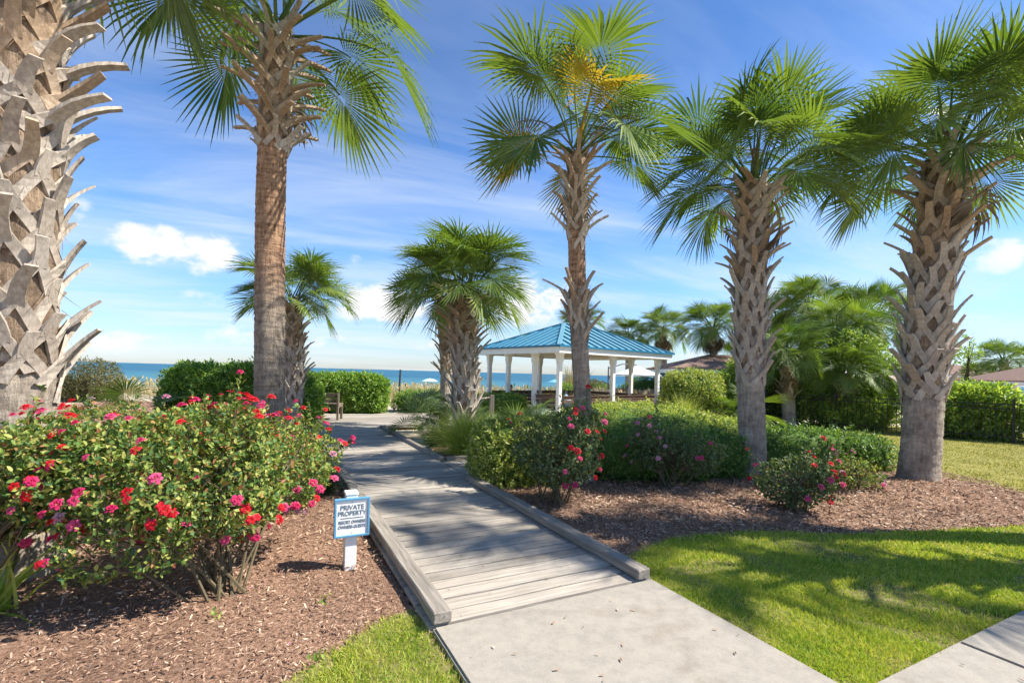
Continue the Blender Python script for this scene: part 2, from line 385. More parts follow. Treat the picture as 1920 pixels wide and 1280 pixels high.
M['scrub'] = leaf_mat('scrub_leaf', [(0, (.09, .10, .04)), (.6, (.17, .18, .06)), (1, (.30, .24, .14))])
M['rose_leaf'] = leaf_mat('rose_leaf', [(0, (.05, .12, .045)), (.3, (.12, .22, .055)), (.62, (.28, .36, .08)), (.9, (.48, .47, .14)), (.96, (.44, .20, .08)), (1, (.30, .09, .07))], .35, .5, .3)
M['rose_leaf_dark'] = leaf_mat('rose_leaf_dusky', [(0, (.06, .11, .05)), (.6, (.13, .20, .08)), (1, (.30, .31, .14))], .3, .5, .3)
M['stem'] = plain('rose_cane', (.13, .105, .06), .8, .2)
M['twig'] = plain('brown_twig', (.12, .085, .055), .85, .1)
def petal(name, a, b):
    t = NT(mat(name)); oi = t.node('ShaderNodeObjectInfo').outputs['Random']; c = t.ramp(oi, [(.1, a), (.9, b)])
    return t.finish(c, .55, .25, transl=.3)
M['red'] = petal('red_petal', (.55, .010, .018), (.75, .03, .05))
M['pink'] = petal('hot_pink_petal', (.62, .025, .13), (.72, .10, .24))
M['pale'] = petal('pale_pink_petal', (.60, .20, .32), (.62, .36, .46))
M['gold'] = plain('rose_heart', (.6, .38, .05), .7, .1)
M['grass'] = leaf_mat('grass_blade', [(0, (.09, .18, .02)), (.5, (.22, .33, .035)), (.85, (.36, .42, .07)), (1, (.50, .46, .18))], .35, .5, .3)
def m_turf():
    t = NT(mat('turf_blade')); g = t.node('ShaderNodeNewGeometry'); pn = t.noise(g.outputs['Position'], 2.6, 4, .6)
    f = t.math('ADD', t.math('MULTIPLY', g.outputs['Random Per Island'], .55), t.math('MULTIPLY', pn, .6))
    c = t.ramp(f, [(.15, (.10, .21, .03)), (.4, (.26, .40, .045)), (.62, (.48, .53, .08)), (.8, (.64, .62, .14)), (.95, (.66, .55, .27))])
    return t.finish(c, .5, .3, transl=.38, tcol=t.mix(1.0, c, (1.15, 1.15, .5), 'MULTIPLY'))
M['grass'] = m_turf()
M['grass_dry'] = leaf_mat('dry_grass_blade', [(0, (.16, .20, .03)), (.5, (.31, .31, .06)), (1, (.48, .42, .16))], .3, .55, .2)
M['fountain'] = leaf_mat('fountain_grass', [(0, (.20, .30, .04)), (.5, (.44, .50, .08)), (1, (.66, .64, .22))], .45, .45)
M['liriope'] = leaf_mat('liriope', [(0, (.03, .06, .02)), (1, (.13, .18, .05))], .25)
M['oats'] = leaf_mat('sea_oats', [(0, (.22, .22, .08)), (.5, (.42, .35, .19)), (1, (.60, .47, .30))], .3, .7, .1)
M['chip'] = leaf_mat('bark_chips', [(0, (.10, .052, .034)), (.35, (.28, .165, .11)), (.8, (.50, .33, .23)), (1, (.66, .50, .37))], 0.0, .85, .15)
M['straw'] = leaf_mat('pine_straw', [(0, (.11, .062, .04)), (.4, (.29, .18, .12)), (.8, (.48, .33, .225)), (1, (.64, .50, .37))], 0.0, .85, .15)

# ---------------------------------------------------------------- ground, beach, sea
def gz(x, y):
    x, y = np.asarray(x, float), np.asarray(y, float)
    z = np.where(y > 24, -2.9 * np.clip((y - 24) / 62, 0, 1) ** 1.15, 0.0)
    z = z + np.where((y > 22) & (y < 60), .12 * np.sin(x * .5 + y * .3) * np.clip((y - 22) / 5, 0, 1), 0)
    return z
def grid_sheet(name, xs, ys, zf, m, kind='structure', smooth=True):
    X, Y = np.meshgrid(xs, ys); Z = zf(X, Y); nx, ny = len(xs), len(ys)
    V = np.stack([X, Y, Z], -1).reshape(-1, 3); i = np.arange(nx * ny).reshape(ny, nx)
    F = np.stack([i[:-1, :-1], i[:-1, 1:], i[1:, 1:], i[1:, :-1]], -1).reshape(-1, 4)
    return tag(add(name, mesh_np(name, V, F, m, smooth)), kind=kind)
xs = np.concatenate([[-6000, -800, -200, -100], np.arange(-60, 61, 2.0), [100, 200, 800, 6000]])
ys = np.concatenate([[-200, -40, -10], np.arange(0, 100, 2.0), [110, 130]])
grid_sheet('ground', xs, ys, lambda x, y: gz(x, y) - .03, M['sand'])
sea_o = tag(add('sea', mesh_np('sea', [[-15000, 84, -2.75], [15000, 84, -2.75], [15000, 15000, -2.75], [-15000, 15000, -2.75]], np.array([[0, 1, 2, 3]]), M['sea'])), kind='structure')

def inpoly(poly, P):
    poly = np.asarray(poly, float); x, y = P[:, 0], P[:, 1]; r = np.zeros(len(P), bool); j = len(poly) - 1
    for i in range(len(poly)):
        xi, yi, xj, yj = *poly[i], *poly[j]
        c = ((yi > y) != (yj > y)) & (x < (xj - xi) * (y - yi) / (yj - yi + 1e-12) + xi); r ^= c; j = i
    return r
def poly_sheet(name, poly, z, m, step=.06, bump=.012):
    poly = [(p[0], p[1]) for p in poly]; a = np.array(poly); lo, hi = a.min(0), a.max(0)
    xs, ys = np.arange(lo[0], hi[0] + step, step), np.arange(lo[1], hi[1] + step, step)
    X, Y = np.meshgrid(xs, ys); nx, ny = len(xs), len(ys)
    Z = z + bump * (np.sin(X * 5.1 + 1.3 * np.sin(Y * 3.7)) * np.sin(Y * 4.3) + .6 * np.sin(X * 13 + Y * 9)) + hump(X, Y)
    V = np.stack([X, Y, Z], -1).reshape(-1, 3); i = np.arange(nx * ny).reshape(ny, nx)
    F = np.stack([i[:-1, :-1], i[:-1, 1:], i[1:, 1:], i[1:, :-1]], -1).reshape(-1, 4)
    F = F[inpoly(poly, V[F].mean(1)[:, :2])]; used = np.unique(F); re = np.zeros(len(V), int); re[used] = np.arange(len(used))
    return tag(add(name, mesh_np(name, V[used], re[F], m, True)), kind='structure')
def hump(X, Y):   # the raised bed on the right
    return .10 * np.exp(-(((X - 6.3) / 1.6) ** 2 + ((Y - 6.9) / 1.1) ** 2)) + .07 * np.exp(-(((X - 2.3) / 1.4) ** 2 + ((Y - 5.9) / .8) ** 2))
def pts_in(poly, n, near=True):
    """random ground points, denser near the camera"""
    a = np.array([(p[0], p[1]) for p in poly]); lo, hi = a.min(0), a.max(0); out = []; got = 0
    while got < n:
        P = rng.uniform(lo, hi, (n * 3, 2)); P = P[inpoly(a, P)]
        if near: d = np.hypot(P[:, 0], P[:, 1]); P = P[rng.random(len(P)) < np.clip((2.6 / np.maximum(d, .5)) ** 1.6, 0, 1)]
        out.append(P); got += len(P)
    return np.concatenate(out)[:n]

TH = R(27.0); U = Vector((-math.sin(TH), math.cos(TH), 0)); Vv = Vector((math.cos(TH), math.sin(TH), 0))
O = G(850, 1163, .05)
def W(s, t, z=0.0): p = O + U * s + Vv * t; return Vector((p.x, p.y, z))
RZ = math.atan2(Vv.y, Vv.x)

left_bed = [W(-1.6, -.15), W(16, -.15), (-16, 20), (-16, .2), (-1.2, .2)]
lawn_l = [G(530, 1285), G(600, 1240), G(660, 1205), G(720, 1163), G(775, 1147), W(.05, -.16), W(-1.6, -.16), (-.6, 1.2), (-1.2, 1.6)]
lawn_r = [W(-.02, 1.58), G(1182, 1045), G(1260, 1014), G(1400, 1001), G(1600, 1006), G(1900, 990), (7.2, 5.3), (8.4, 6.0), (8.4, 5.6), W(-1.42, 8.2), W(-1.42, 1.58)]
right_bed = [W(-.02, 1.57), G(1182, 1045), G(1260, 1014), G(1400, 1001), G(1600, 1006), G(1900, 990), (7.2, 5.3), (8.2, 6.2), G(1920, 930), G(1850, 905), G(1765, 885), (7.3, 9.0), (6.6, 11.6), (-2.2, 12), W(5, 1.57)]
back_lawn = [(7.05, 6.1), (8.2, 6.0), (20, 6.0), (24, 12), (9, 19.5), (5.5, 16), (6.0, 11.5), (7.2, 9.2)]
poly_sheet('mulch_bed_left', left_bed, 0.0, M['mulch'])
poly_sheet('lawn_patch_left', lawn_l, .012, M['soil'], .04, .006)
poly_sheet('mulch_bed_right', right_bed, 0.0, M['mulch'])
poly_sheet('lawn_right', lawn_r, .012, M['soil'], .05, .006)
poly_sheet('lawn_back', back_lawn, .004, M['drylawn'], .2, .004)

def z_at(P): return hump(P[:, 0], P[:, 1])
def chips(name, poly, n, m, lo, hi, avoid=None):
    P = pts_in(poly, n)
    if avoid is not None: P = P[~inpoly([(p[0], p[1]) for p in avoid], P)]
    n = len(P); z = z_at(P) + rng.uniform(.004, .03, n); d = np.stack([rng.normal(0, 1, n), rng.normal(0, 1, n), rng.normal(0, .28, n)], 1)
    k = np.clip(np.hypot(P[:, 0], P[:, 1]) / 4, .8, 1.7)
    L = rng.uniform(lo, hi, n) * k; S = np.stack([L, L * rng.uniform(.13, .3, n), L * .5], 1)
    V, F = scatter(*CHIP, np.column_stack([P, z]), frames(d, rng.normal(0, .5, n)), S)
    return tag(add(name, mesh_np(name, V, F, m)), name.replace('_', ' '), kind='stuff')
c1_ = chips('bark_chips', left_bed, 70000, M['chip'], .012, .042, lawn_l); tag(c1_, 'shredded brown bark chips covering the bed left of the boardwalk', 'mulch')
c2_ = chips('pine_mulch', right_bed, 62000, M['straw'], .011, .036); tag(c2_, 'dry tan shredded mulch covering the bed right of the boardwalk', 'mulch')
def grass(name, poly, n, m, lo, hi, wid, label, near=True, keep=None):
    P = pts_in(poly, n, near); P = P + rng.normal(0, .032, P.shape) * (1 if near else 0); n = len(P)
    bare = np.sin(P[:, 0] * 3.3 + 1.7 * np.sin(P[:, 1] * 4.1)) * np.sin(P[:, 1] * 3.9 + P[:, 0] * 1.3); P = P[rng.random(n) < np.where(bare > .6, .3, 1.0)]; n = len(P)
    patch = .5 + .5 * np.sin(P[:, 0] * 4.1 + 2 * np.sin(P[:, 1] * 2.7)) * np.sin(P[:, 1] * 5.3 + P[:, 0])
    d = np.stack([rng.normal(0, .8, n), rng.normal(0, .8, n), np.ones(n)], 1)
    k = np.clip(np.hypot(P[:, 0], P[:, 1]) / 4, .9, 2.2); L = rng.uniform(lo, hi, n) * (.65 + .5 * patch)
    up = np.stack([rng.normal(0, 1, n), rng.normal(0, 1, n), np.zeros(n)], 1)
    V, F = scatter(*BLADE, np.column_stack([P, z_at(P) + .004]), frames(d, None, up), np.stack([L, wid * k * rng.uniform(.7, 1.3, n), L], 1))
    return tag(add(name, mesh_np(name, V, F, m)), label, 'grass', kind='stuff')
grass('lawn_grass', lawn_r, 120000, M['grass'], .02, .062, .0055, 'bright green lawn between the concrete walk and the mulch bed')
grass('lawn_grass', lawn_l, 30000, M['grass'], .02, .066, .005, 'small wedge of bright green lawn left of the concrete walk')
grass('dry_lawn_grass', back_lawn, 90000, M['grass_dry'], .02, .05, .0045, 'yellowish lawn in front of the black metal fence', False)

# ---------------------------------------------------------------- concrete
def slab(name, corners, top, thick, label=None):
    b = MB(); n = len(corners); bm = bmesh.new()
    vs_ = [bm.verts.new((p[0], p[1], top)) for p in corners]; f = bm.faces.new(vs_)
    if f.normal.z < 0: f.normal_flip()
    r = bmesh.ops.extrude_face_region(bm, geom=[f]); bmesh.ops.translate(bm, vec=(0, 0, -thick), verts=[v for v in r['geom'] if isinstance(v, bmesh.types.BMVert)])
    bmesh.ops.recalc_face_normals(bm, faces=bm.faces[:]); bmesh.ops.bevel(bm, geom=[e for e in bm.edges if e.calc_length() > .3], offset=.012, segments=2, affect='EDGES')
    me = bpy.data.meshes.new(name); bm.to_mesh(me); bm.free(); me.materials.append(M['concrete'])
    return tag(add(name, me), kind='structure')
slab('concrete_walk', [W(-.012, -.13), W(-.012, 1.56), W(-1.40, 1.56), W(-1.40, -.13)], .045, .2)
for a, b_ in ((-6.0, 1.555), (1.567, 2.62), (2.63, 4.2), (4.21, 5.8), (5.81, 7.4), (7.41, 9.0)):
    slab('pavement', [W(-1.41, a), W(-1.41, b_), W(-3.2, b_), W(-3.2, a)], .045, .2)

def litter(n):
    s_ = rng.uniform(-3.0, 3.4, n); t_ = rng.uniform(-.05, 1.5, n); t_ = np.where((s_ < -1.45), rng.uniform(-1, 6, n), t_); P = np.array([W(a, b, .054) for a, b in zip(s_, t_)])
    d = np.stack([rng.normal(0, 1, n), rng.normal(0, 1, n), rng.normal(0, .1, n)], 1); V, F = scatter(*CHIP, P, frames(d), rng.uniform(.008, .03, n)[:, None] * np.array([1, .35, .3]))
    return tag(add('leaf_litter', mesh_np('leaf_litter', V, F, M['chip'])), 'scraps of dry leaf and bark scattered on the concrete and boards', 'litter', kind='stuff')
litter(150)
# ---------------------------------------------------------------- boardwalk
poly_sheet('deck_gap_shade_sheet', [W(.02, -.1), W(.02, 1.5), W(3.5, 1.5), W(3.5, 6.6), W(4.96, 6.6), W(4.96, 1.5), W(9.9, 1.5), W(9.9, 4.15), W(15.8, 4.15), W(15.8, -.65), W(9.9, -.65), W(9.9, -.1)], -.012, M['mulch'], .12, .0)  # dark sheet added so the gaps between planks look shaded
def plank_mesh(seed):
    r = random.Random(seed); b = MB(); b.box((0, 0, 0), (1, .138, .036), bev=.005)
    return b.mesh('plank', M['plank'])
plank_meshes = []
def plank_variant(L, seed):
    r = random.Random(seed); b = MB(); n = 7; pts = []; ws = []
    for i in range(n):
        x = -L / 2 + L * i / (n - 1); pts.append((x, r.uniform(-.002, .002), r.uniform(-.0025, .0025))); ws.append(.0662 + r.uniform(-.003, .0015))
    b.sweep(pts, [(0, 1, 0)] * n, [(0, 0, 1)] * n, ws, [.018] * n); return b.mesh('plank', M['plank'])
walk = tag(empty('boardwalk', W(0, .7, 0), RZ), kind='structure')
def child_at(name, me, parent, p, rz=0, tilt=(0, 0)):
    o = bpy.data.objects.new(name, me); o.parent = parent
    q = Matrix.Rotation(-RZ, 4, 'Z') @ (Vector(p) - parent.location)
    o.location = q; o.rotation_euler = (tilt[0], tilt[1], rz); return link(o)
narrow = [plank_variant(1.72, i) for i in range(5)]; wide = [plank_variant(4.9, 20 + i) for i in range(4)]; short = [plank_variant(1.42, 40 + i) for i in range(4)]
s = .07; PITCH = .1455
while s < 9.85:
    child_at('plank', random.choice(narrow), walk, W(s, .71, .03 + random.uniform(-.003, .003)), random.choice((0, math.pi)) + random.uniform(-.003, .003), (random.uniform(-.012, .012), 0)); s += PITCH
while s < 15.8:
    child_at('plank', random.choice(wide), walk, W(s, 1.75, .03 + random.uniform(-.003, .003)), random.choice((0, math.pi)), (random.uniform(-.01, .01), 0)); s += PITCH
t_ = 1.655
while t_ < 6.6:
    child_at('plank', random.choice(short), walk, W(4.235, t_, .03 + random.uniform(-.003, .003)), math.pi / 2 + random.uniform(-.003, .003)); t_ += PITCH
def timber(L, w=.12, h=.075, seed=0):
    r = random.Random(seed); n = 9; b = MB(); pts, ws, hs = [], [], []
    for i in range(n):
        x = -L / 2 + L * i / (n - 1); pts.append((x, r.uniform(-.004, .004), r.uniform(-.003, .003))); ws.append(w / 2 + r.uniform(-.004, .003)); hs.append(h / 2)
    b.sweep(pts, [(0, 1, 0)] * n, [(0, 0, 1)] * n, ws, hs)
    me = b.mesh('edge_rail', M['rail']); bm = bmesh.new(); bm.from_mesh(me)
    bmesh.ops.bevel(bm, geom=[e for e in bm.edges if abs((e.verts[0].co - e.verts[1].co).normalized().x) > .9 or True], offset=.008, segments=1, affect='EDGES'); bm.to_mesh(me); bm.free(); return me
def rail_run(s0, t0, s1, t1, z=.089, seg=3.5, w=.12):
    a, b = W(s0, t0), W(s1, t1); L = (b - a).length; n = max(1, round(L / seg)); ang = math.atan2((b - a).y, (b - a).x) - RZ
    for i in range(n):
        p = a.lerp(b, (i + .5) / n); child_at('edge_rail', timber(L / n - .006, w, .075, int(s0 * 10 + i)), walk, (p.x, p.y, z), ang, (0, random.uniform(-.002, .002)))
rail_run(-.02, -.07, 9.9, -.07); rail_run(-.02, 1.49, 3.45, 1.49, seg=4)
rail_run(4.98, 1.62, 9.85, 1.62, .075, 2.5, .09); rail_run(4.98, 1.68, 4.98, 3.6, .075, 2.5, .09); rail_run(9.86, 1.70, 9.86, 4.2, .075, 2.5, .09)
for sgn, t_ in ((-1, -.12), (1, 1.54)):     # skirt boards under the planks
    p = W(4.9, t_, .0); child_at('skirt_board', MB().box((0, 0, 0), (9.8, .03, .02)).mesh('skirt_board', M['rail']), walk, (p.x, p.y, -.001), math.pi / 2)

# ---------------------------------------------------------------- palms
def frond_mesh(e0, seed, m, pet=.95, blade=.95, nseg=50, bend=None, droop=.55):
    r = np.random.default_rng(seed); V, F4, F3 = [], [], []
    bend = R(20 + 14 * max(0, math.cos(e0))) if bend is None else bend
    Lc = blade * .24; Lt = pet + Lc; ns = 15; P = [np.zeros(3)]; E = []
    for i in range(ns):
        q = i / (ns - 1); e = e0 - bend * q ** 1.4 - (max(0, q * Lt - pet) / Lc) * R(34); E.append(e)
        if i < ns - 1: P.append(P[-1] + np.array([math.cos(e), 0, math.sin(e)]) * Lt / (ns - 1))
    P = np.array(P); E = np.array(E)
    def at(q):
        x = min(max(q, 0), 1) * (ns - 1); i = min(int(x), ns - 2); f = x - i
        e = E[i] * (1 - f) + E[i + 1] * f
        return P[i] * (1 - f) + P[i + 1] * f, np.array([math.cos(e), 0, math.sin(e)]), np.array([-math.sin(e), 0, math.cos(e)])
    npet = 9; qh = pet / Lt                      # petiole
    for i in range(npet):
        p, T, N = at(qh * 1.12 * i / (npet - 1)); w = .026 - .012 * i / (npet - 1)
        V += [p + np.array([0, -w, 0]) - N * .004, p + np.array([0, 0, 0]) - N * w * .75, p + np.array([0, w, 0]) - N * .004, p + N * .008]
    for i in range(npet - 1):
        for k in range(4):
            k2 = (k + 1) % 4; F4.append((i * 4 + k, i * 4 + k2, i * 4 + 4 + k2, i * 4 + 4 + k))
    amax = R(138); S = np.array([0, 1.0, 0]); da = 2 * amax / (nseg - 1)
    st = [.02, .24, .46, .72, 1.0]; fold = .20 + r.uniform(-.1, .14); twist = r.uniform(-.5, .5)
    g = np.array([0, 0, -1.0])
    for k in range(nseg):
        t = -1 + 2 * k / (nseg - 1); a = t * amax + r.normal(0, .012); o, T, N = at(qh + (1 - qh) * (1 - abs(t)) ** .8)
        S2 = S * math.cos(twist) + N * math.sin(twist); N2 = N * math.cos(twist) - S * math.sin(twist)
        d0 = math.cos(a) * T + math.sin(a) * S2 + abs(math.sin(a)) * fold * N2; d0 /= np.linalg.norm(d0)
        sd_ = -math.sin(a) * T + math.cos(a) * S2; L = blade * (.66 + .34 * math.cos(a * .8)) * r.uniform(.88, 1.06)
        dr = droop * r.uniform(.6, 1.5); p = o.copy(); last = 0; base = len(V); kink = r.random() < .12
        for j, q in enumerate(st):
            d = d0 + g * dr * (q ** 2.2) * (2.6 if kink and q > .7 else 1); d /= np.linalg.norm(d); p = p + d * (q - last) * L; last = q
            n_ = np.cross(d, sd_); n_ /= np.linalg.norm(n_)
            wi = min(q, .46) * L * math.tan(da / 2) * 1.04; w = wi if q <= .46 else wi * (1 - ((q - .46) / .54) ** 1.2 * .93)
            w = max(w, .0015)
            V += [p - sd_ * w, p - n_ * w * .55, p + sd_ * w]
        for j in range(len(st) - 1):
            b = base + j * 3; F4 += [(b, b + 1, b + 4, b + 3), (b + 1, b + 2, b + 5, b + 4)]
    return mesh_np('frond', np.array(V), [np.array(F4)], m)
ELS = [80, 62, 44, 26, 8, -14, -38]
FR = {}
def frond_get(kind, e):
    i = int(np.argmin([abs(e - x) for x in ELS])); v = random.randrange(3); key = (kind, i, v)
    if key not in FR:
        m = {'g': M['frond'], 'y': M['frond_yellow'], 'd': M['frond_dead'], 'b': M['frond_blue']}[kind]
        if kind == 'd': FR[key] = frond_mesh(R(ELS[i]), 900 + i * 3 + v, m, .7, .8, 30, droop=1.6)
        else: FR[key] = frond_mesh(R(ELS[i]), 10 + i * 3 + v, m, .80 + .12 * v, 1.02, 48, droop=.08 + .15 * v)
    return FR[key]
def boot_mesh(seed, span, zj, stub, out, w, m, R0=.2):
    """old leaf base: two straps clasping the trunk that join into a cut stub"""
    r = random.Random(seed); b = MB()
    for sg in (-1, 1):
        pts, sides, norms, ws, ts = [], [], [], [], []
        for i in range(5):
            q = i / 4; a = sg * R(span) * (1 - q) ** 1.15; rad = R0 + .006 + .045 * q ** 1.5
            pts.append((rad * math.cos(a) - R0, rad * math.sin(a), zj * q ** .9)); nrm = Vector((math.cos(a), math.sin(a), -.25 * q)).normalized()
            tang = Vector((0, -sg * math.sin(R(span)) * R0, zj)).normalized(); sides.append(nrm.cross(tang).normalized()); norms.append(nrm)
            ws.append(w * (.42 + .16 * (1 - q))); ts.append(.009 + .005 * q)
        b.sweep(pts, sides, norms, ws, ts)
    pts, sides, norms, ws, ts = [], [], [], [], []; p = Vector((.035, 0, zj * .8)); e = R(70); bendside = r.choice((-1, 1)) * r.uniform(.15, .55)
    for i in range(5):
        q = i / 4; e = R(min(76, 108 - out)) * (1 - q) + R(90 - out) * q; d = Vector((math.cos(e), bendside * q, math.sin(e)))
        pts.append(tuple(p)); sides.append(Vector((0, 1, 0))); norms.append(Vector((math.sin(e), 0, -math.cos(e)))); ws.append(w * (.58 - .14 * q)); ts.append(.016 - .006 * q); p = p + d * (stub + zj * .25) / 4
    b.sweep(pts, sides, norms, ws, ts); return b.mesh('leaf_base', m)
BT = {}
def boot_get(style, i):
    key = (style, i)
    if key not in BT:
        if style == 'tight': BT[key] = boot_mesh(i, 33, .24 + .03 * (i % 2), .15 + .06 * (i % 3), 24 + 12 * (i % 3), .070, M['boot'])
        elif style == 'long': BT[key] = boot_mesh(i + 9, 34, .17, .20 + .06 * (i % 3), 44 + 9 * (i % 3), .072, M['boot_tan'] if i % 2 else M['boot'])
        else: BT[key] = boot_mesh(i + 19, 34, .13, .20 + .06 * (i % 3), 62 + 12 * (i % 3), .070, M['boot_tan'] if i % 3 else M['boot'])
    return BT[key]
def palm(base, top, r0, r1, boots, nfr, fs, label, group=None, emin=0, mtr='trunk', yellow=0, dead=0, name='palm_tree', seed=0, boots_joined=False, emax=84, flare=1.0, stalks=0):
    """base and top are points of the trunk's axis; boots = [(z0, z1, dz, style, scale)] in metres above the base"""
    random.seed(seed); rs = np.random.default_rng(seed); base = Vector(base); top = Vector(top); root = tag(empty(name, base), label, 'palm tree', group)
    ax = top - base; H = ax.z
    def axis(z): q = z / H; return Vector((ax.x * q + .03 * math.sin(q * 5 + seed), ax.y * q, z))
    def rad(z):
        r = r0 + (r1 - r0) * z / H
        r *= 1 + .18 * math.exp(-z / .25) * flare
        return r
    n = 26; zs = np.arange(-.06, H + .02, .035); V = []
    for z in zs:
        c = axis(max(z, 0)); rr = rad(max(z, 0)) * (1 + .012 * math.sin(z * 70 + seed) + rs.normal(0, .010))
        th = np.arange(n) * 2 * math.pi / n; k = rr * (1 + .025 * np.sin(th * 3 + z * 2.0 + seed) + rs.normal(0, .008, n))
        V.append(np.column_stack([c.x + k * np.cos(th), c.y + k * np.sin(th), np.full(n, z)]))
    i = np.arange(len(zs) * n).reshape(len(zs), n); j = np.roll(i, -1, 1)
    me = mesh_np('trunk', np.concatenate(V), [np.stack([i[:-1], j[:-1], j[1:], i[1:]], -1).reshape(-1, 4), i[-1:, :]], M[mtr], True); add('trunk', me, root)
    ga = 2.39996; k = seed; joined = MB()
    for z0, z1, dz, style, bs in boots:
        fz = MB(); zz = np.linspace(z0 + .02, z1 + .05, 8); fz.tube([axis(z) for z in zz], [rad(z) * (1.0 + .04 * min(1, k_ / 2)) + .008 * min(1, k_ / 2) for k_, z in enumerate(zz)], 16); fz.obj('fibre_sheath', M['fibre'], root, True)
        low_ = [] if boots_joined else [z0 - random.uniform(.02, .38) * random.random() for _ in range(6)]; z = z0
        while z < z1:
            real_z = z; extra = bool(low_)
            if extra: z = low_.pop()
            q = max(0, (z - z0) / max(.01, z1 - z0)); st = style
            if style == 'mixed': st = 'tight' if q < .5 else ('long' if q < .88 or random.random() < .5 else 'flat')
            a = k * ga + random.uniform(-.12, .12); c = axis(z); rr = rad(z); sc_ = bs * random.uniform(.88, 1.14); k += 1
            me = boot_get(st, random.randrange(6)); loc = Vector((c.x + rr * math.cos(a), c.y + rr * math.sin(a), z))
            rot = (random.uniform(-.12, .12), random.uniform(-.1, .12), a); s3 = (sc_ * (1 + .25 * q if st != 'tight' else 1), rr / .2 * random.uniform(.95, 1.1), sc_)
            if boots_joined:
                mm = Matrix.Translation(loc) @ Matrix.Rotation(a, 4, 'Z') @ Matrix.Diagonal((*s3, 1)); joined.raw([mm @ v.co for v in me.vertices], [tuple(p.vertices) for p in me.polygons])
            else: add('leaf_base', me, root, loc, rot, s3)
            z = real_z if extra else z + dz * random.uniform(.8, 1.2)
    if boots_joined and joined.V: tag(joined.obj('leaf_bases', M['boot'], root), kind='stuff')
    c = axis(H)
    for f in range(nfr):
        q = f / max(1, nfr - 1); e = emax - (emax - emin) * q ** 1.2 + random.uniform(-9, 9); a = f * ga + seed * 1.7 + random.uniform(-.2, .2)
        kind = 'y' if f in ([nfr - 2, nfr - 5, nfr - 9][:yellow]) else 'g'
        sc_ = fs * random.uniform(.86, 1.12) * (1 if q > .15 else .92)
        add('frond', frond_get(kind, e), root, c + Vector((.6 * r1 * math.cos(a), .6 * r1 * math.sin(a), .22 * (1 - q) - .06)), (random.uniform(-.55, .55), random.uniform(-.1, .1), a), (sc_,) * 3)
    if not boots_joined and boots:      # loose brown fibre hanging between the leaf bases
        nf_ = 260; zz = np.array([random.choice(boots) for _ in range(nf_)], dtype=object); zq = np.array([random.uniform(b_[0], b_[1]) for b_ in zz]); aa = rs.uniform(0, 6.283, nf_); rr_ = np.array([rad(z) for z in zq]) + rs.uniform(.01, .06, nf_)
        Pf = np.column_stack([[axis(z).x for z in zq] + rr_ * np.cos(aa), [axis(z).y for z in zq] + rr_ * np.sin(aa), zq + .1]); df_ = np.column_stack([np.cos(aa) * .35, np.sin(aa) * .35, np.full(nf_, -.6)]) + rs.normal(0, .45, (nf_, 3))
        Vf, Ff = scatter(*BLADE, Pf, frames(df_, rs.uniform(0, 6, nf_)), np.column_stack([rs.uniform(.06, .26, nf_), rs.uniform(.002, .006, nf_), np.full(nf_, .1)]))
        tag(add('hanging_fibre', mesh_np('hanging_fibre', Vf, Ff, M['fibre']), root), kind='stuff')
    for f in range(stalks):             # arching seed stalks
        a = f * 2.1 + seed; sb = MB(); pts = [Vector((math.cos(a) * q * .95, math.sin(a) * q * .95, .75 * q - .75 * q * q + .25 * q)) for q in np.linspace(0, 1, 9)]; sb.tube(pts, [.014 - .0012 * i for i in range(9)], 5)
        for k_ in range(46):
            q = random.uniform(.35, 1); i0 = min(7, int(q * 8)); p0 = pts[i0].lerp(pts[i0 + 1], q * 8 - i0 if q < 1 else 1); dv = Vector((random.gauss(0, 1), random.gauss(0, 1), random.gauss(-.7, .6))).normalized() * random.uniform(.1, .24); sb.tube([p0, p0 + dv], [.004, .002], 3, False)
        sb.obj('seed_stalk', M['frond_dead'], root, loc=c)
    for f in range(dead):
        a = f * ga * 1.3 + seed; add('dead_frond', frond_get('d', -38), root, c + Vector((r1 * math.cos(a), r1 * math.sin(a), -.12)), (0, R(random.uniform(18, 36)), a), (fs * random.uniform(.7, .95),) * 3)
    return root
def base_top(px, Y, tpx, tpy, dy=0.0):
    b = D(px, 800, Y); t = D(tpx, tpy, Y + dy); return Vector((b.x, Y, 0)), Vector((t.x, Y + dy, t.z))
G5 = 'tall palms round the walk'
b, t = base_top(48, 3.5, 30, -300); palm(b, t, .205, .235, [(1.42, 3.1, .034, 'tight', .92), (3.1, t.z - .35, .026, 'long', 1.05)], 24, .85, 'thick palm standing among the red rose bushes, its trunk clad in grey criss-cross leaf bases', G5, seed=3)
b, t = base_top(503, 6.1, 520, 62); palm(b, t, .185, .165, [(t.z - 1.42, t.z - .04, .030, 'flat', 1.12)], 22, 1.04, 'palm with a long bare trunk turning reddish below a shaggy collar of tan leaf stubs', G5, emin=-2, mtr='trunk_red', dead=1, stalks=1, seed=8)
b, t = base_top(1094, 7.0, 1081, 288); b.x += .02
palm(b, t, .125, .125, [(2.30, 2.74, .034, 'long', .95), (t.z - 1.18, t.z - .05, .034, 'long', .9)], 22, .88, 'slim palm behind the dark red rose bush, with two separate collars of leaf stubs', G5, yellow=3, emin=8, mtr='trunk_red', dead=1, stalks=3, seed=14)
b, t = base_top(1410, 8.0, 1412, 352); palm(b, t, .205, .215, [(1.62, t.z - .03, .030, 'mixed', 1.0)], 34, .90, 'palm with narrow grey lattice of leaf bases, growing out of the low clipped hedge', G5, emin=4, dead=2, stalks=2, seed=21)
b, t = base_top(1720, 7.46, 1772, 300); palm(b, t, .25, .245, [(1.38, t.z - .03, .038, 'mixed', 1.1)], 37, .93, 'stout leaning palm on the mulch mound beside the back lawn, wide lattice of leaf bases', G5, emin=2, dead=2, stalks=2, seed=27)
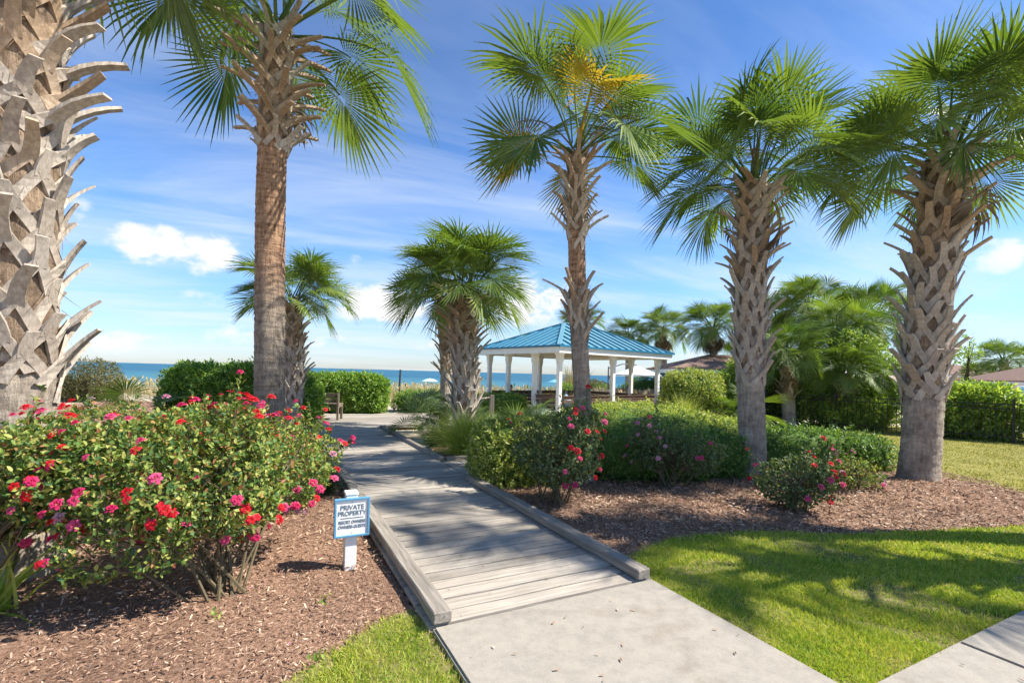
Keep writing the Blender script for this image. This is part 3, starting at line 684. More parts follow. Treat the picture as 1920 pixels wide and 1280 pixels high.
b, t = Vector((7.8, 4.75, 0)), Vector((7.85, 4.8, 8.7)); palm(b, t, .2, .2, [(5.0, 8.6, .06, 'mixed', 1.0)], 12, .80, 'very tall unseen palm added to cast dappled shade on the near boardwalk', G5, seed=33)  # out-of-view palm added to throw dapples on the near boards
b, t = Vector((7.0, 3.85, 0)), Vector((7.1, 3.9, 5.4)); palm(b, t, .22, .22, [(1.6, 5.6, .06, 'mixed', 1.1)], 12, .78, 'shorter palm on the lawn strip beside the pavement', G5, seed=31)
b, t = base_top(549, 12.0, 551, 572); palm(b, t, .19, .2, [(.7, t.z - .03, .036, 'mixed', .95)], 36, .76, 'short round-headed palm rising behind the big clipped hedge', 'short palms by the dunes', emin=8, seed=37)
b, t = base_top(868, 10.4, 872, 556); palm(b, t, .2, .26, [(.55, t.z - .03, .030, 'mixed', 1.12)], 44, .86, 'bushy palm with a swollen shaggy trunk beside the pavilion, fan palmettos at its foot', 'short palms by the dunes', emin=6, seed=44)
b, t = base_top(836, 12.2, 832, 560); palm(b, t, .13, .15, [(1.5, t.z - .03, .05, 'long', .8)], 22, .8, 'thin palm close behind the bushy palm with the swollen trunk', 'short palms by the dunes', emin=5, seed=49)
FAR = 'palms beyond the pavilion and fence'
for px, py, Y, fs, lab, dead in [
        (1090, 600, 31, 1.0, 'far palm showing just above the blue roof ridge', 6), (1178, 622, 33, 1.05, 'far palm over the right slope of the blue roof, with brown hanging skirt', 12),
        (1243, 612, 31, 1.15, 'far palm just past the right corner of the blue roof, with brown hanging skirt', 14), (1338, 606, 27, 1.2, 'far palm straight behind the brown hipped roof', 14),
        (1455, 592, 24, 1.15, 'far palm directly behind the narrow lattice trunk', 6), (1520, 575, 22, 1.25, 'tallest far palm in the thicket behind the metal fence', 5), (1640, 588, 21, 1.2, 'far palm in the thicket close to the stout leaning trunk', 5),
        (1570, 618, 17.5, 1.0, 'wind-blown palm in the middle of the thicket behind the metal fence', 4), (1478, 668, 16.5, .95, 'low palm at the left edge of the thicket behind the metal fence', 6), (1585, 690, 16.0, .8, 'lowest palm of the thicket, half hidden by the leafy bush', 3),
        (1882, 668, 34, 1.15, 'lone far palm beside the small brown roof', 3), (1835, 692, 36, .8, 'small far palm crouching next to the lone palm', 0)]:
    b, t = base_top(px, Y, px, py + 12); g0 = float(gz(b.x, Y)); b.z = g0
    palm(b, t, .2, .22, [(max(.3, t.z - g0 - 1.3), t.z - g0 - .02, .09, 'long', 1.0)], 34, fs * .84, lab, FAR, emin=-12, dead=dead, seed=int(px), boots_joined=True)

# ---------------------------------------------------------------- hedges and bushes
def lump(P, k=2.2): return np.sin(P[:, 0] * k * 1.3 + 1.1) * np.sin(P[:, 1] * k + 2.0) * .5 + np.sin(P[:, 2] * k * 2 + P[:, 0] * 3.1) * .3 + np.sin(P[:, 0] * 9 + P[:, 1] * 8) * .2
def shell(c, r, n, p=4.0, thick=.14, rough=.07, rz=0.0, zmin=.02):
    c, r = np.array(c, float), np.array(r, float); out, nor = [], []; got = 0
    while got < n:
        Q = rng.uniform(-1.08, 1.08, (n * 4, 3)); X = Q * r
        f = (np.abs(Q) ** p).sum(1) ** (1 / p) + rough * lump(X + c); keep = (f < 1) & (f > 1 - thick / r.min())
        Q, X = Q[keep], X[keep]; g = norm(np.sign(Q) * np.abs(Q) ** (p - 1) / r)
        cs, sn = math.cos(rz), math.sin(rz); Rm = np.array([[cs, -sn, 0], [sn, cs, 0], [0, 0, 1]])
        X = X @ Rm.T + c; g = g @ Rm.T; k = X[:, 2] > zmin; out.append(X[k]); nor.append(g[k]); got += k.sum()
    return np.concatenate(out)[:n], np.concatenate(nor)[:n]
def leaves(P, N, per, L, tmpl, spread=.9, up=.35):
    n = len(P); P = np.repeat(P, per, 0); N = np.repeat(N, per, 0); d = norm(N * .55 + np.array([0, 0, up * .5]) + rng.normal(0, spread * .75, (n * per, 3)))
    S = L * rng.uniform(.65, 1.25, n * per); nz = N * .8 + np.array([0, 0, .55]) + rng.normal(0, .38, (n * per, 3))     # blades face outward and up
    return scatter(*tmpl, P + rng.normal(0, L * .25, P.shape), frames(d, rng.normal(0, .35, n * per), nz), S)
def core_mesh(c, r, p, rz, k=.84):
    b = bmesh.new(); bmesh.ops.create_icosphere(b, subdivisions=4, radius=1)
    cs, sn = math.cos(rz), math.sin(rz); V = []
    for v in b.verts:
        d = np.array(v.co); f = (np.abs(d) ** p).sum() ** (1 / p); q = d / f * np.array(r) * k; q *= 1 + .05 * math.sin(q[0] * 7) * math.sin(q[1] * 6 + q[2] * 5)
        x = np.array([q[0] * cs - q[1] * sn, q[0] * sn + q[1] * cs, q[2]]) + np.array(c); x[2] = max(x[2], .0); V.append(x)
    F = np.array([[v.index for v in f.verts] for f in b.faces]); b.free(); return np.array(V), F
def foliage(name, label, cat, blobs, n, per, L, m, tmpl=LEAF4, p=4.0, thick=.16, rough=.07, spread=.9, core=True, group=None, stems=None, z0=0.0):
    """blobs: (cx, cy, cz, rx, ry, rz, turn)"""
    c0 = blobs[0]; root = tag(empty(name, (c0[0], c0[1], z0)), label, cat, group); off = np.array([c0[0], c0[1], z0]); area = np.array([b[3] * b[4] + b[3] * b[5] + b[4] * b[5] for b in blobs])
    Vs, Fs, Vc, Fc, nb, nc = [], [], [], [], 0, 0
    for b, a in zip(blobs, area):
        P, N = shell(b[:3], b[3:6], int(n * a / area.sum()), p, thick, rough, b[6], z0 + .02); st_ = rng.random(len(P)) < .09; P = P + (N * .7 + np.array([0, 0, .4])) * (st_ * rng.uniform(.03, .13, len(P)))[:, None]; V, F = leaves(P, N, per, L, tmpl, spread); Vs.append(V); Fs.append(F[0] + nb); nb += len(V)
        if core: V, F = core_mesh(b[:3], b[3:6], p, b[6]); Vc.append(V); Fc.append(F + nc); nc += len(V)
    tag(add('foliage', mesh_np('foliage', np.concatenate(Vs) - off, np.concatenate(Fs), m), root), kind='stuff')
    if core: add('shade_core', mesh_np('shade_core', np.concatenate(Vc) - off, np.concatenate(Fc), M['core'], True), root)  # solid dark shell standing in for the shaded depth behind the leaves
    if stems:
        sb = MB()
        for _ in range(stems):
            b = random.choice(blobs); a = random.uniform(0, 6.28); r_ = random.uniform(.2, .8); x, y = b[0] + b[3] * r_ * math.cos(a) * .9, b[1] + b[4] * r_ * math.sin(a) * .9
            p0 = Vector((c0[0] + (x - c0[0]) * .3, c0[1] + (y - c0[1]) * .3, z0)); p1 = Vector((x, y, b[2] + b[5] * random.uniform(-.3, .7))); mid = p0.lerp(p1, .5) + Vector((random.uniform(-.1, .1), random.uniform(-.1, .1), .1))
            sb.tube([p0 - Vector(off), mid - Vector(off), p1 - Vector(off)], [.03, .02, .008], 5)
        sb.obj('stems', M['twig'], root)
    return root
HG = 'clipped hedges'
foliage('hedge', 'big rounded glossy green hedge behind the bare-trunked palm', 'hedge', [(-7.35, 12.9, .78, 1.75, 1.05, .80, .1), (-5.85, 12.75, .72, .78, .8, .78, .2)], 7600, 5, .11, M['hedge'], group=HG, p=3.0, rough=.11)
foliage('hedge', 'flat-topped glossy green hedge behind the wooden bench', 'hedge', [(-5.75, 16.7, .66, 1.5, .75, .70, .1)], 4400, 5, .105, M['hedge'], group=HG, p=4.0, rough=.09)
foliage('hedge', 'low green hedge in front of the tan dune grass, past the end of the boardwalk', 'hedge', [(-2.75, 17.6, .4, 1.65, .6, .42, .05), (-.3, 17.2, .4, .9, .6, .42, .05)], 3400, 5, .075, M['hedge'], group=HG, p=3.6)
foliage('hedge', 'broad lime-tipped hedge in front of the pavilion columns', 'hedge', [(2.75, 10.3, .20, 1.95, 2.6, .76, .12), (4.3, 9.8, .16, 1.2, 1.9, .56, .1), (.9, 9.2, .12, 1.3, 1.3, .50, .1)], 9500, 5, .065, M['hedge_lime'], group=HG, p=2.3)
foliage('hedge', 'hedge corner at the side deck, lime-topped, behind the dark red rose bush', 'hedge', [(.32, 6.98, .42, .95, .52, .47, RZ)], 5200, 5, .055, M['hedge_lime'], group=HG, p=3.6)
foliage('hedge', 'low dark green hedge on the mulch bed left of the narrow lattice trunk', 'hedge', [(2.05, 7.35, .33, 1.1, .5, .38, .12), (3.25, 7.7, .33, .5, .45, .36, .1)], 5000, 5, .055, M['hedge_dark'], group=HG, p=3.2)
foliage('hedge', 'low dark green hedge between the narrow lattice trunk and the stout palm', 'hedge', [(5.0, 8.5, .33, 1.05, .6, .38, .1), (6.1, 8.6, .3, .6, .6, .34, .1)], 4600, 5, .06, M['hedge_dark'], group=HG, p=3.2)
BG = 'bushes behind the fence'
p = D(1295, 720, 16.0); foliage('bush', 'yellow-green round bush at the right corner of the pavilion', 'bush', [(p.x, 16, .85, 1.0, .8, 1.0, 0)], 3000, 5, .09, M['hedge_lime'], p=2.4, rough=.16)
foliage('bush', 'tall leafy bush behind the metal fence, left of the stout leaning palm', 'bush', [(11.6, 16.6, 1.9, 1.5, 1.1, 1.5, 0), (10.4, 16.9, 1.2, 1.0, .9, 1.2, 0), (12.6, 16.4, 1.2, .9, .9, 1.2, 0)], 6500, 5, .11, M['bush'], p=2.2, thick=.6, rough=.22, spread=1.1, core=False, group=BG, stems=16)
foliage('bush', 'round leafy bush filling the gap between the far palms behind the fence', 'bush', [(9.5, 17.9, 1.5, 1.25, .9, 1.45, 0), (8.4, 18.2, 1.1, .9, .8, 1.1, 0)], 4200, 5, .12, M['fence_bush'], p=2.2, thick=.6, rough=.24, spread=1.1, core=False, group=BG, stems=14)
foliage('bush', 'dense green thicket bush at the foot of the far palms', 'bush', [(9.0, 18.6, .9, 1.2, .8, 1.1, 0), (10.0, 18.4, .6, 1.2, .7, .8, 0), (7.6, 19.0, .8, 1.0, .8, .95, 0)], 4600, 5, .12, M['bush'], p=2.4, rough=.22, group=BG)
for i, (x, y, rx, ry, rz_) in enumerate([(13.4, 14.2, 1.3, .8, 1.55), (15.6, 12.9, 1.3, .8, 1.5), (17.8, 11.6, 1.4, .9, 1.5), (11.3, 15.9, 1.1, .6, 1.0)]):
    foliage('bush', ['bright hedge-like bush behind the fence right of the stout palm', 'bright bush pressing through the fence pickets under the brown roof', 'bright bush at the far right end of the fence', 'low bush filling the fence line left of the stout palm'][i], 'bush', [(x, y, rz_ * .5, rx, ry, rz_ * .54, -.53)], 3600, 5, .13, M['fence_bush'], p=2.8, thick=.5, rough=.24, core=False, group=BG, stems=12)
p = D(1800, 655, 15.5); foliage('shrub', 'airy small-leaved shrub reaching out beside the stout leaning palm', 'shrub', [(p.x, 15.5, p.z, .65, .5, .55, 0), (p.x - .9, 15.5, p.z - .2, .5, .5, .5, 0)], 420, 4, .10, M['bush'], p=2.0, thick=.5, rough=.3, core=False, stems=9)
p = D(178, 705, 19); foliage('shrub', 'olive brown scrubby shrub beside the thick palm, in front of the sea', 'shrub', [(p.x, 19, .72, .95, .8, .95, 0), (p.x - 1.2, 19, .4, .8, .7, .6, 0)], 4200, 4, .075, M['scrub'], p=2.2, thick=.6, rough=.25, core=False, stems=26)
p = D(1120, 712, 27); foliage('shrub', 'yellowish dune shrubs seen through the pavilion', 'shrub', [(p.x, 27, .5, 1.2, .8, .75, 0)], 1600, 4, .09, M['scrub'], p=2.2, rough=.2, z0=-.2)
p = D(1215, 715, 29); foliage('shrub', 'dark green shrubs under the white umbrella', 'shrub', [(p.x, 29, .5, 1.6, .9, 1.0, 0)], 1800, 4, .11, M['hedge_dark'], p=2.4, rough=.2, z0=-.3)
p = D(1065, 715, 24); foliage('shrub', 'small dark shrub behind the pavilion benches', 'shrub', [(p.x, 24, .5, .6, .5, .65, 0)], 900, 4, .08, M['bush'], p=2.2, rough=.2)

def clump(name, label, cat, base, n, L, spread, m, wid, droop=.5, seed=0):
    r = np.random.default_rng(seed); V, F = [], []; k = 0
    for _ in range(n):
        a = r.uniform(0, 6.283); tilt = abs(r.normal(0, spread)); d = np.array([math.cos(a) * math.sin(tilt), math.sin(a) * math.sin(tilt), math.cos(tilt)]); l = L * r.uniform(.6, 1.1); p = np.array([r.normal(0, .06), r.normal(0, .06), 0])
        sd_ = norm(np.cross(d, [r.normal(), r.normal(), r.normal()])); b = k; st = (0, .4, .75, 1.0)
        for j, q in enumerate(st):
            if j: d = norm(d + np.array([math.cos(a) * .3, math.sin(a) * .3, -1]) * droop * q * .55); p = p + d * l * (q - st[j - 1])
            w = wid * (1 - q * .85); V += [p - sd_ * w, p + sd_ * w]
        for j in range(3): F.append((b + 2 * j, b + 2 * j + 1, b + 2 * j + 3, b + 2 * j + 2))
        k += 8
    me = mesh_np('blades', np.array(V), np.array(F), m); root = tag(empty(name, base), label, cat); tag(add('blades', me, root), kind='stuff'); return root
clump('grass_clump', 'bright yellow-green fountain grass clump at the corner of the side deck', 'grass', W(5.55, 2.3), 1700, .9, .6, M['fountain'], .008, .7, 1)
clump('grass_clump', 'smaller olive grass clump beside the boardwalk edge timber', 'grass', W(6.7, 2.1), 700, .6, .6, M['liriope'], .006, .8, 2)
clump('grass_clump', 'pale grass clump behind the fountain grass', 'grass', W(6.6, 3.2), 700, .7, .6, M['fountain'], .006, .7, 3)
clump('grass_clump', 'dark strappy grass tuft between rose bush and boardwalk', 'grass', W(3.6, -.42), 420, .48, .6, M['liriope'], .006, .7, 4)
clump('grass_clump', 'second dark strappy grass tuft further along the boardwalk edge', 'grass', W(4.7, -.45), 320, .42, .6, M['liriope'], .006, .7, 5)
clump('grass_clump', 'wispy green blades with pale flowers on the right mulch bed', 'grass', (4.45, 6.9, 0), 130, .75, .45, M['liriope'], .005, .5, 6)
clump('grass_clump', 'strappy green leaves in the bottom left of the mulch', 'grass', (-3.15, 2.95, 0), 60, .5, .95, M['grass'], .014, .5, 7)
p = D(1285, 755, 13.5); clump('grass_clump', 'tall green reed clump at the right corner of the pavilion', 'grass', (p.x, 13.5, 0), 500, 1.1, .45, M['fountain'], .008, .4, 8)
for i, (px, n_) in enumerate([(1076, 6), (1068, 5)]):
    p = D(px, 715, 25); clump('plume_grass', ['tall plume grass seen between the pavilion columns', 'second plume grass behind the slim palm trunk'][i], 'grass', (p.x, 25, -.03), 160, 2.1, .25, M['oats'], .02, .35, 20 + i)
# fan palmettos
def palmetto(base, n, fs, label, seed, kind='b', emin=18):
    random.seed(seed); root = tag(empty('palmetto', base), label, 'palmetto')
    add('root_crown', MB().tube([(0, 0, -.03), (0, 0, .06), (0, 0, .13)], [.09, .08, .04], 8).mesh('root_crown', M['fibre']), root)
    for f in range(n):
        e = 78 - (78 - emin) * f / (n - 1) + random.uniform(-8, 8); a = f * 2.39996 + seed
        add('frond', frond_get(kind, e), root, (0, 0, .06), (random.uniform(-.3, .3), 0, a), (fs * random.uniform(.8, 1.1),) * 3)
palmetto(W(7.6, 3.0), 13, .62, 'grey-green fan palmetto at the foot of the bushy palm', 3)
palmetto(W(6.9, 4.4), 11, .6, 'grey-green fan palmetto in front of the pavilion corner', 5)
palmetto(W(8.6, 2.6), 9, .75, 'tall spiky palmetto next to the thin palm', 8)
p = D(268, 740, 11); palmetto((p.x, 11, 0), 9, .68, 'green palmetto beside the big rounded hedge', 11, 'g')
p = D(1392, 770, 15.2); palmetto((p.x, 15.2, 0), 8, .85, 'upright fan palmetto before the blue wall', 14, 'g', 35)
p = D(1350, 760, 15.6); palmetto((p.x, 15.6, 0), 7, .7, 'drooping dark palmetto beside the yellow-green bush', 17, 'g', 0)

# ---------------------------------------------------------------- dune grass
def oats(n, label):
    P = np.column_stack([rng.uniform(-24, 9, n), rng.uniform(20.5, 40, n)]); P = P[(P[:, 0] + 24 > 0)]
    thin = .5 + .5 * np.sin(P[:, 0] * .9 + 1.5 * np.sin(P[:, 1] * .6)); P = P[rng.random(len(P)) < .35 + .65 * thin]; n = len(P)
    d = np.stack([rng.normal(-.05, .2, n), rng.normal(0, .2, n), np.ones(n)], 1); L = rng.uniform(.5, 1.25, n) * np.clip(.75 + .012 * (P[:, 1] - 20), .7, 1)
    up = np.stack([rng.normal(0, 1, n), rng.normal(0, 1, n), np.zeros(n)], 1)
    V, F = scatter(*BLADE, np.column_stack([P, gz(P[:, 0], P[:, 1]) - .03]), frames(d, None, up), np.stack([L, np.full(n, .017), L], 1))
    h = rng.random(n) < .16; Ph = np.column_stack([P, gz(P[:, 0], P[:, 1]) - .03])[h] + norm(d[h]) * L[h][:, None] * .8; k = h.sum()    # seed heads
    V2, F2 = scatter(*LEAF4, Ph, frames(norm(d[h] + rng.normal(0, .35, (k, 3)))), np.stack([np.full(k, .3), np.full(k, .2), np.full(k, .2)], 1))
    nb = len(V); return tag(add('dune_grass', mesh_np('dune_grass', np.concatenate([V, V2]), [F[0], F[1], F2[0] + nb], M['oats'])), label, 'grass', kind='stuff')
oats(26000, 'tan sea oats and dune grass between the hedges and the sea')

# ---------------------------------------------------------------- rose bushes
def rose_mesh(mname, seed):
    r = random.Random(seed); b = MB()
    for ring, (n, rad, tilt, sz) in enumerate([(6, .011, 20, .031), (5, .007, 46, .026), (4, .003, 70, .018)]):
        for k in range(n):
            a = 6.283 * k / n + ring * .6 + r.uniform(-.15, .15); e = R(tilt + r.uniform(-10, 10)); o = Vector((math.cos(a), math.sin(a), 0)); s_ = Vector((-math.sin(a), math.cos(a), 0)); up = Vector((0, 0, 1))
            d = o * math.cos(e) + up * math.sin(e); p0 = o * rad + up * .006 * ring; d2 = o * math.cos(e - .5) + up * math.sin(e - .5); w = sz * .5
            p1 = p0 + d * sz * .55; p2 = p1 + d2 * sz * .5
            b.raw([p0 - s_ * w * .35, p0 + s_ * w * .35, p1 - s_ * w + up * .004, p1 + s_ * w + up * .004, p2 - s_ * w * .5, p2 + s_ * w * .5], [(0, 1, 3, 2), (2, 3, 5, 4)])
    me = b.mesh('rose_bloom', M[mname]); me.materials.append(M['gold']); return me
ROSE = {c: [rose_mesh(c, i) for i in range(3)] for c in ('red', 'pink', 'pale')}
def rose_bush(label, base, blobs, nleaf, L, flowers, m='rose_leaf', canes=16, fs=1.0, low=.35):
    base = Vector((base[0], base[1], 0)); root = tag(empty('rose_bush', base), label, 'rose bush', 'rose bushes'); off = np.array(base)
    Vs, Fs, nb = [], [], 0; vol = np.array([b[3] * b[4] * b[5] for b in blobs]); tips = []
    for b, a in zip(blobs, vol):
        k = int(nleaf * a / vol.sum()); c, r = np.array(b[:3]), np.array(b[3:6]); Q = norm(rng.normal(0, 1, (k * 3, 3))) * (rng.random((k * 3, 1)) ** (1 / 4.5)); X = Q * r + c
        keep = ((Q ** 2).sum(1) + .75 * lump(X, 3.4) < .86) & (X[:, 2] > .06) & (rng.random(k * 3) < .7 + .3 * np.clip((X[:, 2] - .1) / .5, 0, 1)); X, Q = X[keep][:k], Q[keep][:k]; N = norm(Q / r)
        V, F = leaves(X, N * .6, 5, L, LEAF6, .85, .45); Vs.append(V); Fs.append(F[0] + nb); nb += len(V); tips.append((X, N))
    X = np.concatenate([t[0] for t in tips]); N = np.concatenate([t[1] for t in tips]); sb = MB(); rad_ = np.zeros(len(X)) + 9
    for b in blobs: rad_ = np.minimum(rad_, np.abs(1 - np.sqrt((((X - np.array(b[:3])) / np.array(b[3:6])) ** 2).sum(1))))
    edge = np.where((rad_ < .16) & (X[:, 2] > low))[0]; ends = []
    for i in rng.choice(edge, min(len(edge), int(nleaf / 55)), False):      # long shoots standing out of the bush
        d = norm(N[i] * .8 + np.array([0, 0, .7]) + rng.normal(0, .3, 3)); Ls = rng.uniform(.1, .26); k = rng.integers(4, 8); q = X[i] + d * np.linspace(.05, 1, k)[:, None] * Ls
        V, F = leaves(q, np.tile(d, (k, 1)), 4, L, LEAF6, 1.2, .2); Vs.append(V); Fs.append(F[0] + nb); nb += len(V); ends.append((q[-1], d)); sb.tube([Vector(X[i] - off - d * .15), Vector(q[-1] - off)], [.004, .002], 4, False)
    tag(add('foliage', mesh_np('foliage', np.concatenate(Vs) - off, np.concatenate(Fs), M[m]), root), kind='stuff')
    for i in range(canes):
        a = random.uniform(0, 6.28); rr_ = random.uniform(.03, .2); p0 = Vector((rr_ * math.cos(a), rr_ * math.sin(a), -.02)); far = Vector(X[rng.integers(len(X))] - off); p1 = p0.lerp(far, .45) + Vector((0, 0, .12)); sb.tube([p0, p1, far], [.011, .008, .004], 5, False)
        for _ in range(5):
            t2 = Vector(X[rng.integers(len(X))] - off)
            if (t2 - p1).length < .75: sb.tube([p1, p1.lerp(t2, .55) + Vector((0, 0, .04)), t2], [.006, .004, .002], 4, False)
    sb.obj('canes', M['stem'], root)
    # blooms sit on the outside, mostly the upper half
    out = np.where((X[:, 2] > low))[0]; score = np.zeros(len(X))
    for b in blobs:
        c, r = np.array(b[:3]), np.array(b[3:6]); score = np.maximum(score, np.clip(1.25 - np.sqrt((((X - c) / r) ** 2).sum(1)), 0, 1))
    nf = sum(flowers.values()); pr = np.exp(-(score[out]) * 16); pr /= pr.sum(); idx = rng.choice(out, nf, False, pr); kinds = [c for c, n in flowers.items() for _ in range(n)]; random.shuffle(kinds)
    for n_, (i, kd) in enumerate(zip(idx, kinds)):
        if n_ < len(ends) * .6:
            e_, d_ = ends[n_]; add('rose_bloom', random.choice(ROSE[kd]), root, Vector(e_ - off) + Vector(d_) * .02, (Vector(d_) + Vector((0, -.4, .2))).to_track_quat('Z', 'Y').to_euler(), (fs * random.uniform(.75, 1.2),) * 3); continue
        d = Vector(N[i]) * .8 + Vector((random.uniform(-.3, .3), random.uniform(-.6, .1), .75)); q = d.to_track_quat('Z', 'Y').to_euler()
        add('rose_bloom', random.choice(ROSE[kd]), root, Vector(X[i] - off) + Vector(N[i]) * .055 + Vector((0, 0, .015)), q, (fs * random.uniform(.75, 1.2),) * 3)
    return root
rose_bush('large rose bush with bright red and pink blooms, nearest the private property sign', (-1.95, 3.3), [(-2.1, 3.3, .82, .62, .62, .50), (-1.98, 3.95, .74, .5, .55, .44), (-2.5, 3.25, .78, .5, .5, .45), (-2.25, 2.9, .42, .42, .3, .25)], 3400, .040, {'red': 84, 'pink': 80, 'pale': 10}, canes=26, fs=.76)
rose_bush('rose bush at the foot of the thick palm, with pink and red blooms', (-3.35, 2.95), [(-3.4, 3.0, .74, .6, .40, .42), (-2.9, 3.05, .84, .4, .35, .36)], 1900, .040, {'red': 24, 'pink': 28}, canes=16, fs=.76)
rose_bush('rose bush standing behind the largest one, beside the bare-trunked palm', (-2.95, 4.7), [(-3.0, 4.6, .72, .95, .62, .48), (-2.35, 5.2, .6, .5, .6, .38), (-3.9, 4.8, .7, .7, .6, .5)], 3300, .040, {'red': 76, 'pink': 54, 'pale': 8}, canes=20, fs=.88)
rose_bush('dusky rose bush with dark red blooms in front of the slim palm', (.52, 5.65), [(.52, 5.65, .68, .58, .5, .46), (.85, 5.8, .95, .25, .25, .28)], 1500, .04, {'red': 26, 'pink': 16}, 'rose_leaf_dark', 18, .9)
rose_bush('loose tall rose bush with pale pink blooms against the low hedge', (2.15, 6.6), [(2.1, 6.6, .62, .5, .4, .50), (2.55, 6.7, .5, .45, .35, .36)], 850, .04, {'pale': 20, 'pink': 12}, 'rose_leaf_dark', 14, .8)
rose_bush('small rose bush with crimson blooms alone in the open mulch', (3.3, 5.6), [(3.3, 5.6, .40, .46, .36, .32)], 850, .038, {'pink': 16, 'red': 14}, 'rose_leaf_dark', 14, .9, .2)
rose_bush('little straggling rose bush with pale lilac-pink blooms near the stout palm', (4.75, 6.75), [(4.8, 6.75, .26, .42, .3, .24)], 420, .036, {'pale': 14, 'pink': 4}, 'rose_leaf', 10, .75, .1)
def petals(n):
    c_ = np.array([(-2.1, 3.0), (-3.0, 3.3), (-1.7, 3.6), (.6, 5.3), (3.3, 5.2), (2.2, 6.1)])[rng.integers(0, 6, n)]; P = np.column_stack([c_ + rng.normal(0, .35, (n, 2)), np.zeros(n)]); P[:, 2] = z_at(P) + .03
    d = np.stack([rng.normal(0, 1, n), rng.normal(0, 1, n), rng.normal(0, .25, n)], 1); V, F = scatter(*LEAF6, P, frames(d), rng.uniform(.015, .028, n)); return tag(add('fallen_petals', mesh_np('fallen_petals', V, F, M['pale'])), 'fallen pink petals scattered on the mulch under the rose bushes', 'petals', kind='stuff')
petals(90)
# weeds sprouting in the mulch
for i, (px, py) in enumerate([(400, 1160), (610, 1125), (590, 1245), (150, 1095)]):
    g = G(px, py); P = np.zeros((9, 3)); P[:, :2] = rng.normal(0, .018, (9, 2)); P[:, 2] = rng.uniform(.005, .035, 9)
    V, F = leaves(P, np.tile([0, 0, 1.0], (9, 1)), 1, .036, LEAF6, .9); root = tag(empty('weed', g), ['small green weed sprouting in front of the largest rose bush', 'small green weed in the bark mulch just below the sign post', 'small green weed at the tip of the left lawn wedge', 'small green weed beside the strappy leaves near the thick palm'][i], 'weed', 'weeds in the mulch'); add('leaves', mesh_np('leaves', V, F, M['bush']), root)

# ---------------------------------------------------------------- sign on its post
sg = tag(empty('sign_post', W(.56, -1.09), RZ), 'white post carrying a blue-framed private property sign in the mulch', 'sign')
sg.location = G(655, 1062)
MB().box((0, 0, .27), (.088, .088, .60), bev=.004).obj('post', M['white'], sg)
MB().box((0, 0, .582), (.10, .10, .022), bev=.006).obj('post_cap', M['white'], sg)
bd = MB().box((0, -.058, .405), (.236, .018, .275)).obj('sign_board', M['signface'], sg)
for nm, c, sz in (('frame_rail', (0, -.060, .545), (.262, .034, .016)), ('frame_rail', (0, -.060, .265), (.262, .034, .016)), ('frame_stile', (-.123, -.060, .405), (.016, .034, .264)), ('frame_stile', (.123, -.060, .405), (.016, .034, .264))):
    MB().box(c, sz, bev=.002).obj(nm, M['signblue'], sg)
def text_mesh(txt, size, m, sx=1.0):
    cu = bpy.data.curves.new('t', 'FONT'); cu.body = txt; cu.size = size; cu.align_x = 'CENTER'; cu.extrude = .0012; cu.offset = size * .012
    o = bpy.data.objects.new('t', cu); col.objects.link(o); dg = bpy.context.evaluated_depsgraph_get(); me = bpy.data.meshes.new_from_object(o.evaluated_get(dg)); bpy.data.objects.remove(o)
    me.materials.clear(); me.materials.append(m)
    return me
for txt, z, sz, sx in (('PRIVATE', .468, .050, .95), ('PROPERTY', .424, .048, .92), ('RESORT OWNERS', .362, .034, .72), ('OWNERS-GUESTS', .326, .034, .74)):
    add('lettering', text_mesh(txt, sz, M['ink']), sg, (0, -.0685, z), (R(90), 0, 0), (sx, 1, 1))
MB().box((0, -.0680, .404), (.17, .002, .005)).obj('rule_line', M['ink'], sg)
for x, z in ((0, .522), (0, .288)): MB().tube([(x, -.0665, z), (x, -.0705, z)], .0035, 8).obj('screw', M['steel'], sg)

# ---------------------------------------------------------------- bench with its no smoking sign
bp = G(634, 791); bn = tag(empty('park_bench', (bp.x - .62, bp.y, .048), R(6)), 'weathered wooden bench seen from behind at the end of the boardwalk', 'bench')
for x in (-.58, .58):
    MB().box((x, 0, .39), (.06, .07, .78), bev=.004).obj('leg', M['benchwood'], bn); MB().box((x, .44, .22), (.06, .07, .44), bev=.004).obj('leg', M['benchwood'], bn)
    MB().box((x, .22, .40), (.05, .38, .07), bev=.004).obj('seat_bearer', M['benchwood'], bn)
for z, h in ((.71, .13), (.55, .12)): MB().box((0, .048, z), (1.19, .026, h), bev=.004).obj('back_slat', M['benchwood'], bn)
for y in (.10, .23, .36, .485): MB().box((0, y, .455), (1.22, .118, .03), bev=.004).obj('seat_slat', M['benchwood'], bn)
MB().box((0, .03, .36), (1.10, .026, .09), bev=.003).obj('apron', M['benchwood'], bn)
ns = tag(empty('no_smoking_sign', bn.location + Vector((.02, -.042, .53)), R(6)), 'small white no smoking sign fixed to the back of the bench', 'sign')
MB().box((0, .058, 0), (.27, .008, .19)).obj('sign_plate', M['signface'], ns)
add('lettering', text_mesh('NO SMOKING', .045, M['ink']), ns, (0, .0525, -.075), (R(90), 0, 0), (.8, 1, 1))
ring = MB().tube([(.04 * math.cos(a) , .0525, .03 + .04 * math.sin(a)) for a in np.linspace(0, 6.283, 17)], .005, 5); ring.tube([(-.028, .0525, .058), (.028, .0525, .002)], .005, 5); ring.tube([(-.03, .0525, .03), (.03, .0525, .03)], .004, 5); ring.obj('no_smoking_symbol', M['ink'], ns)

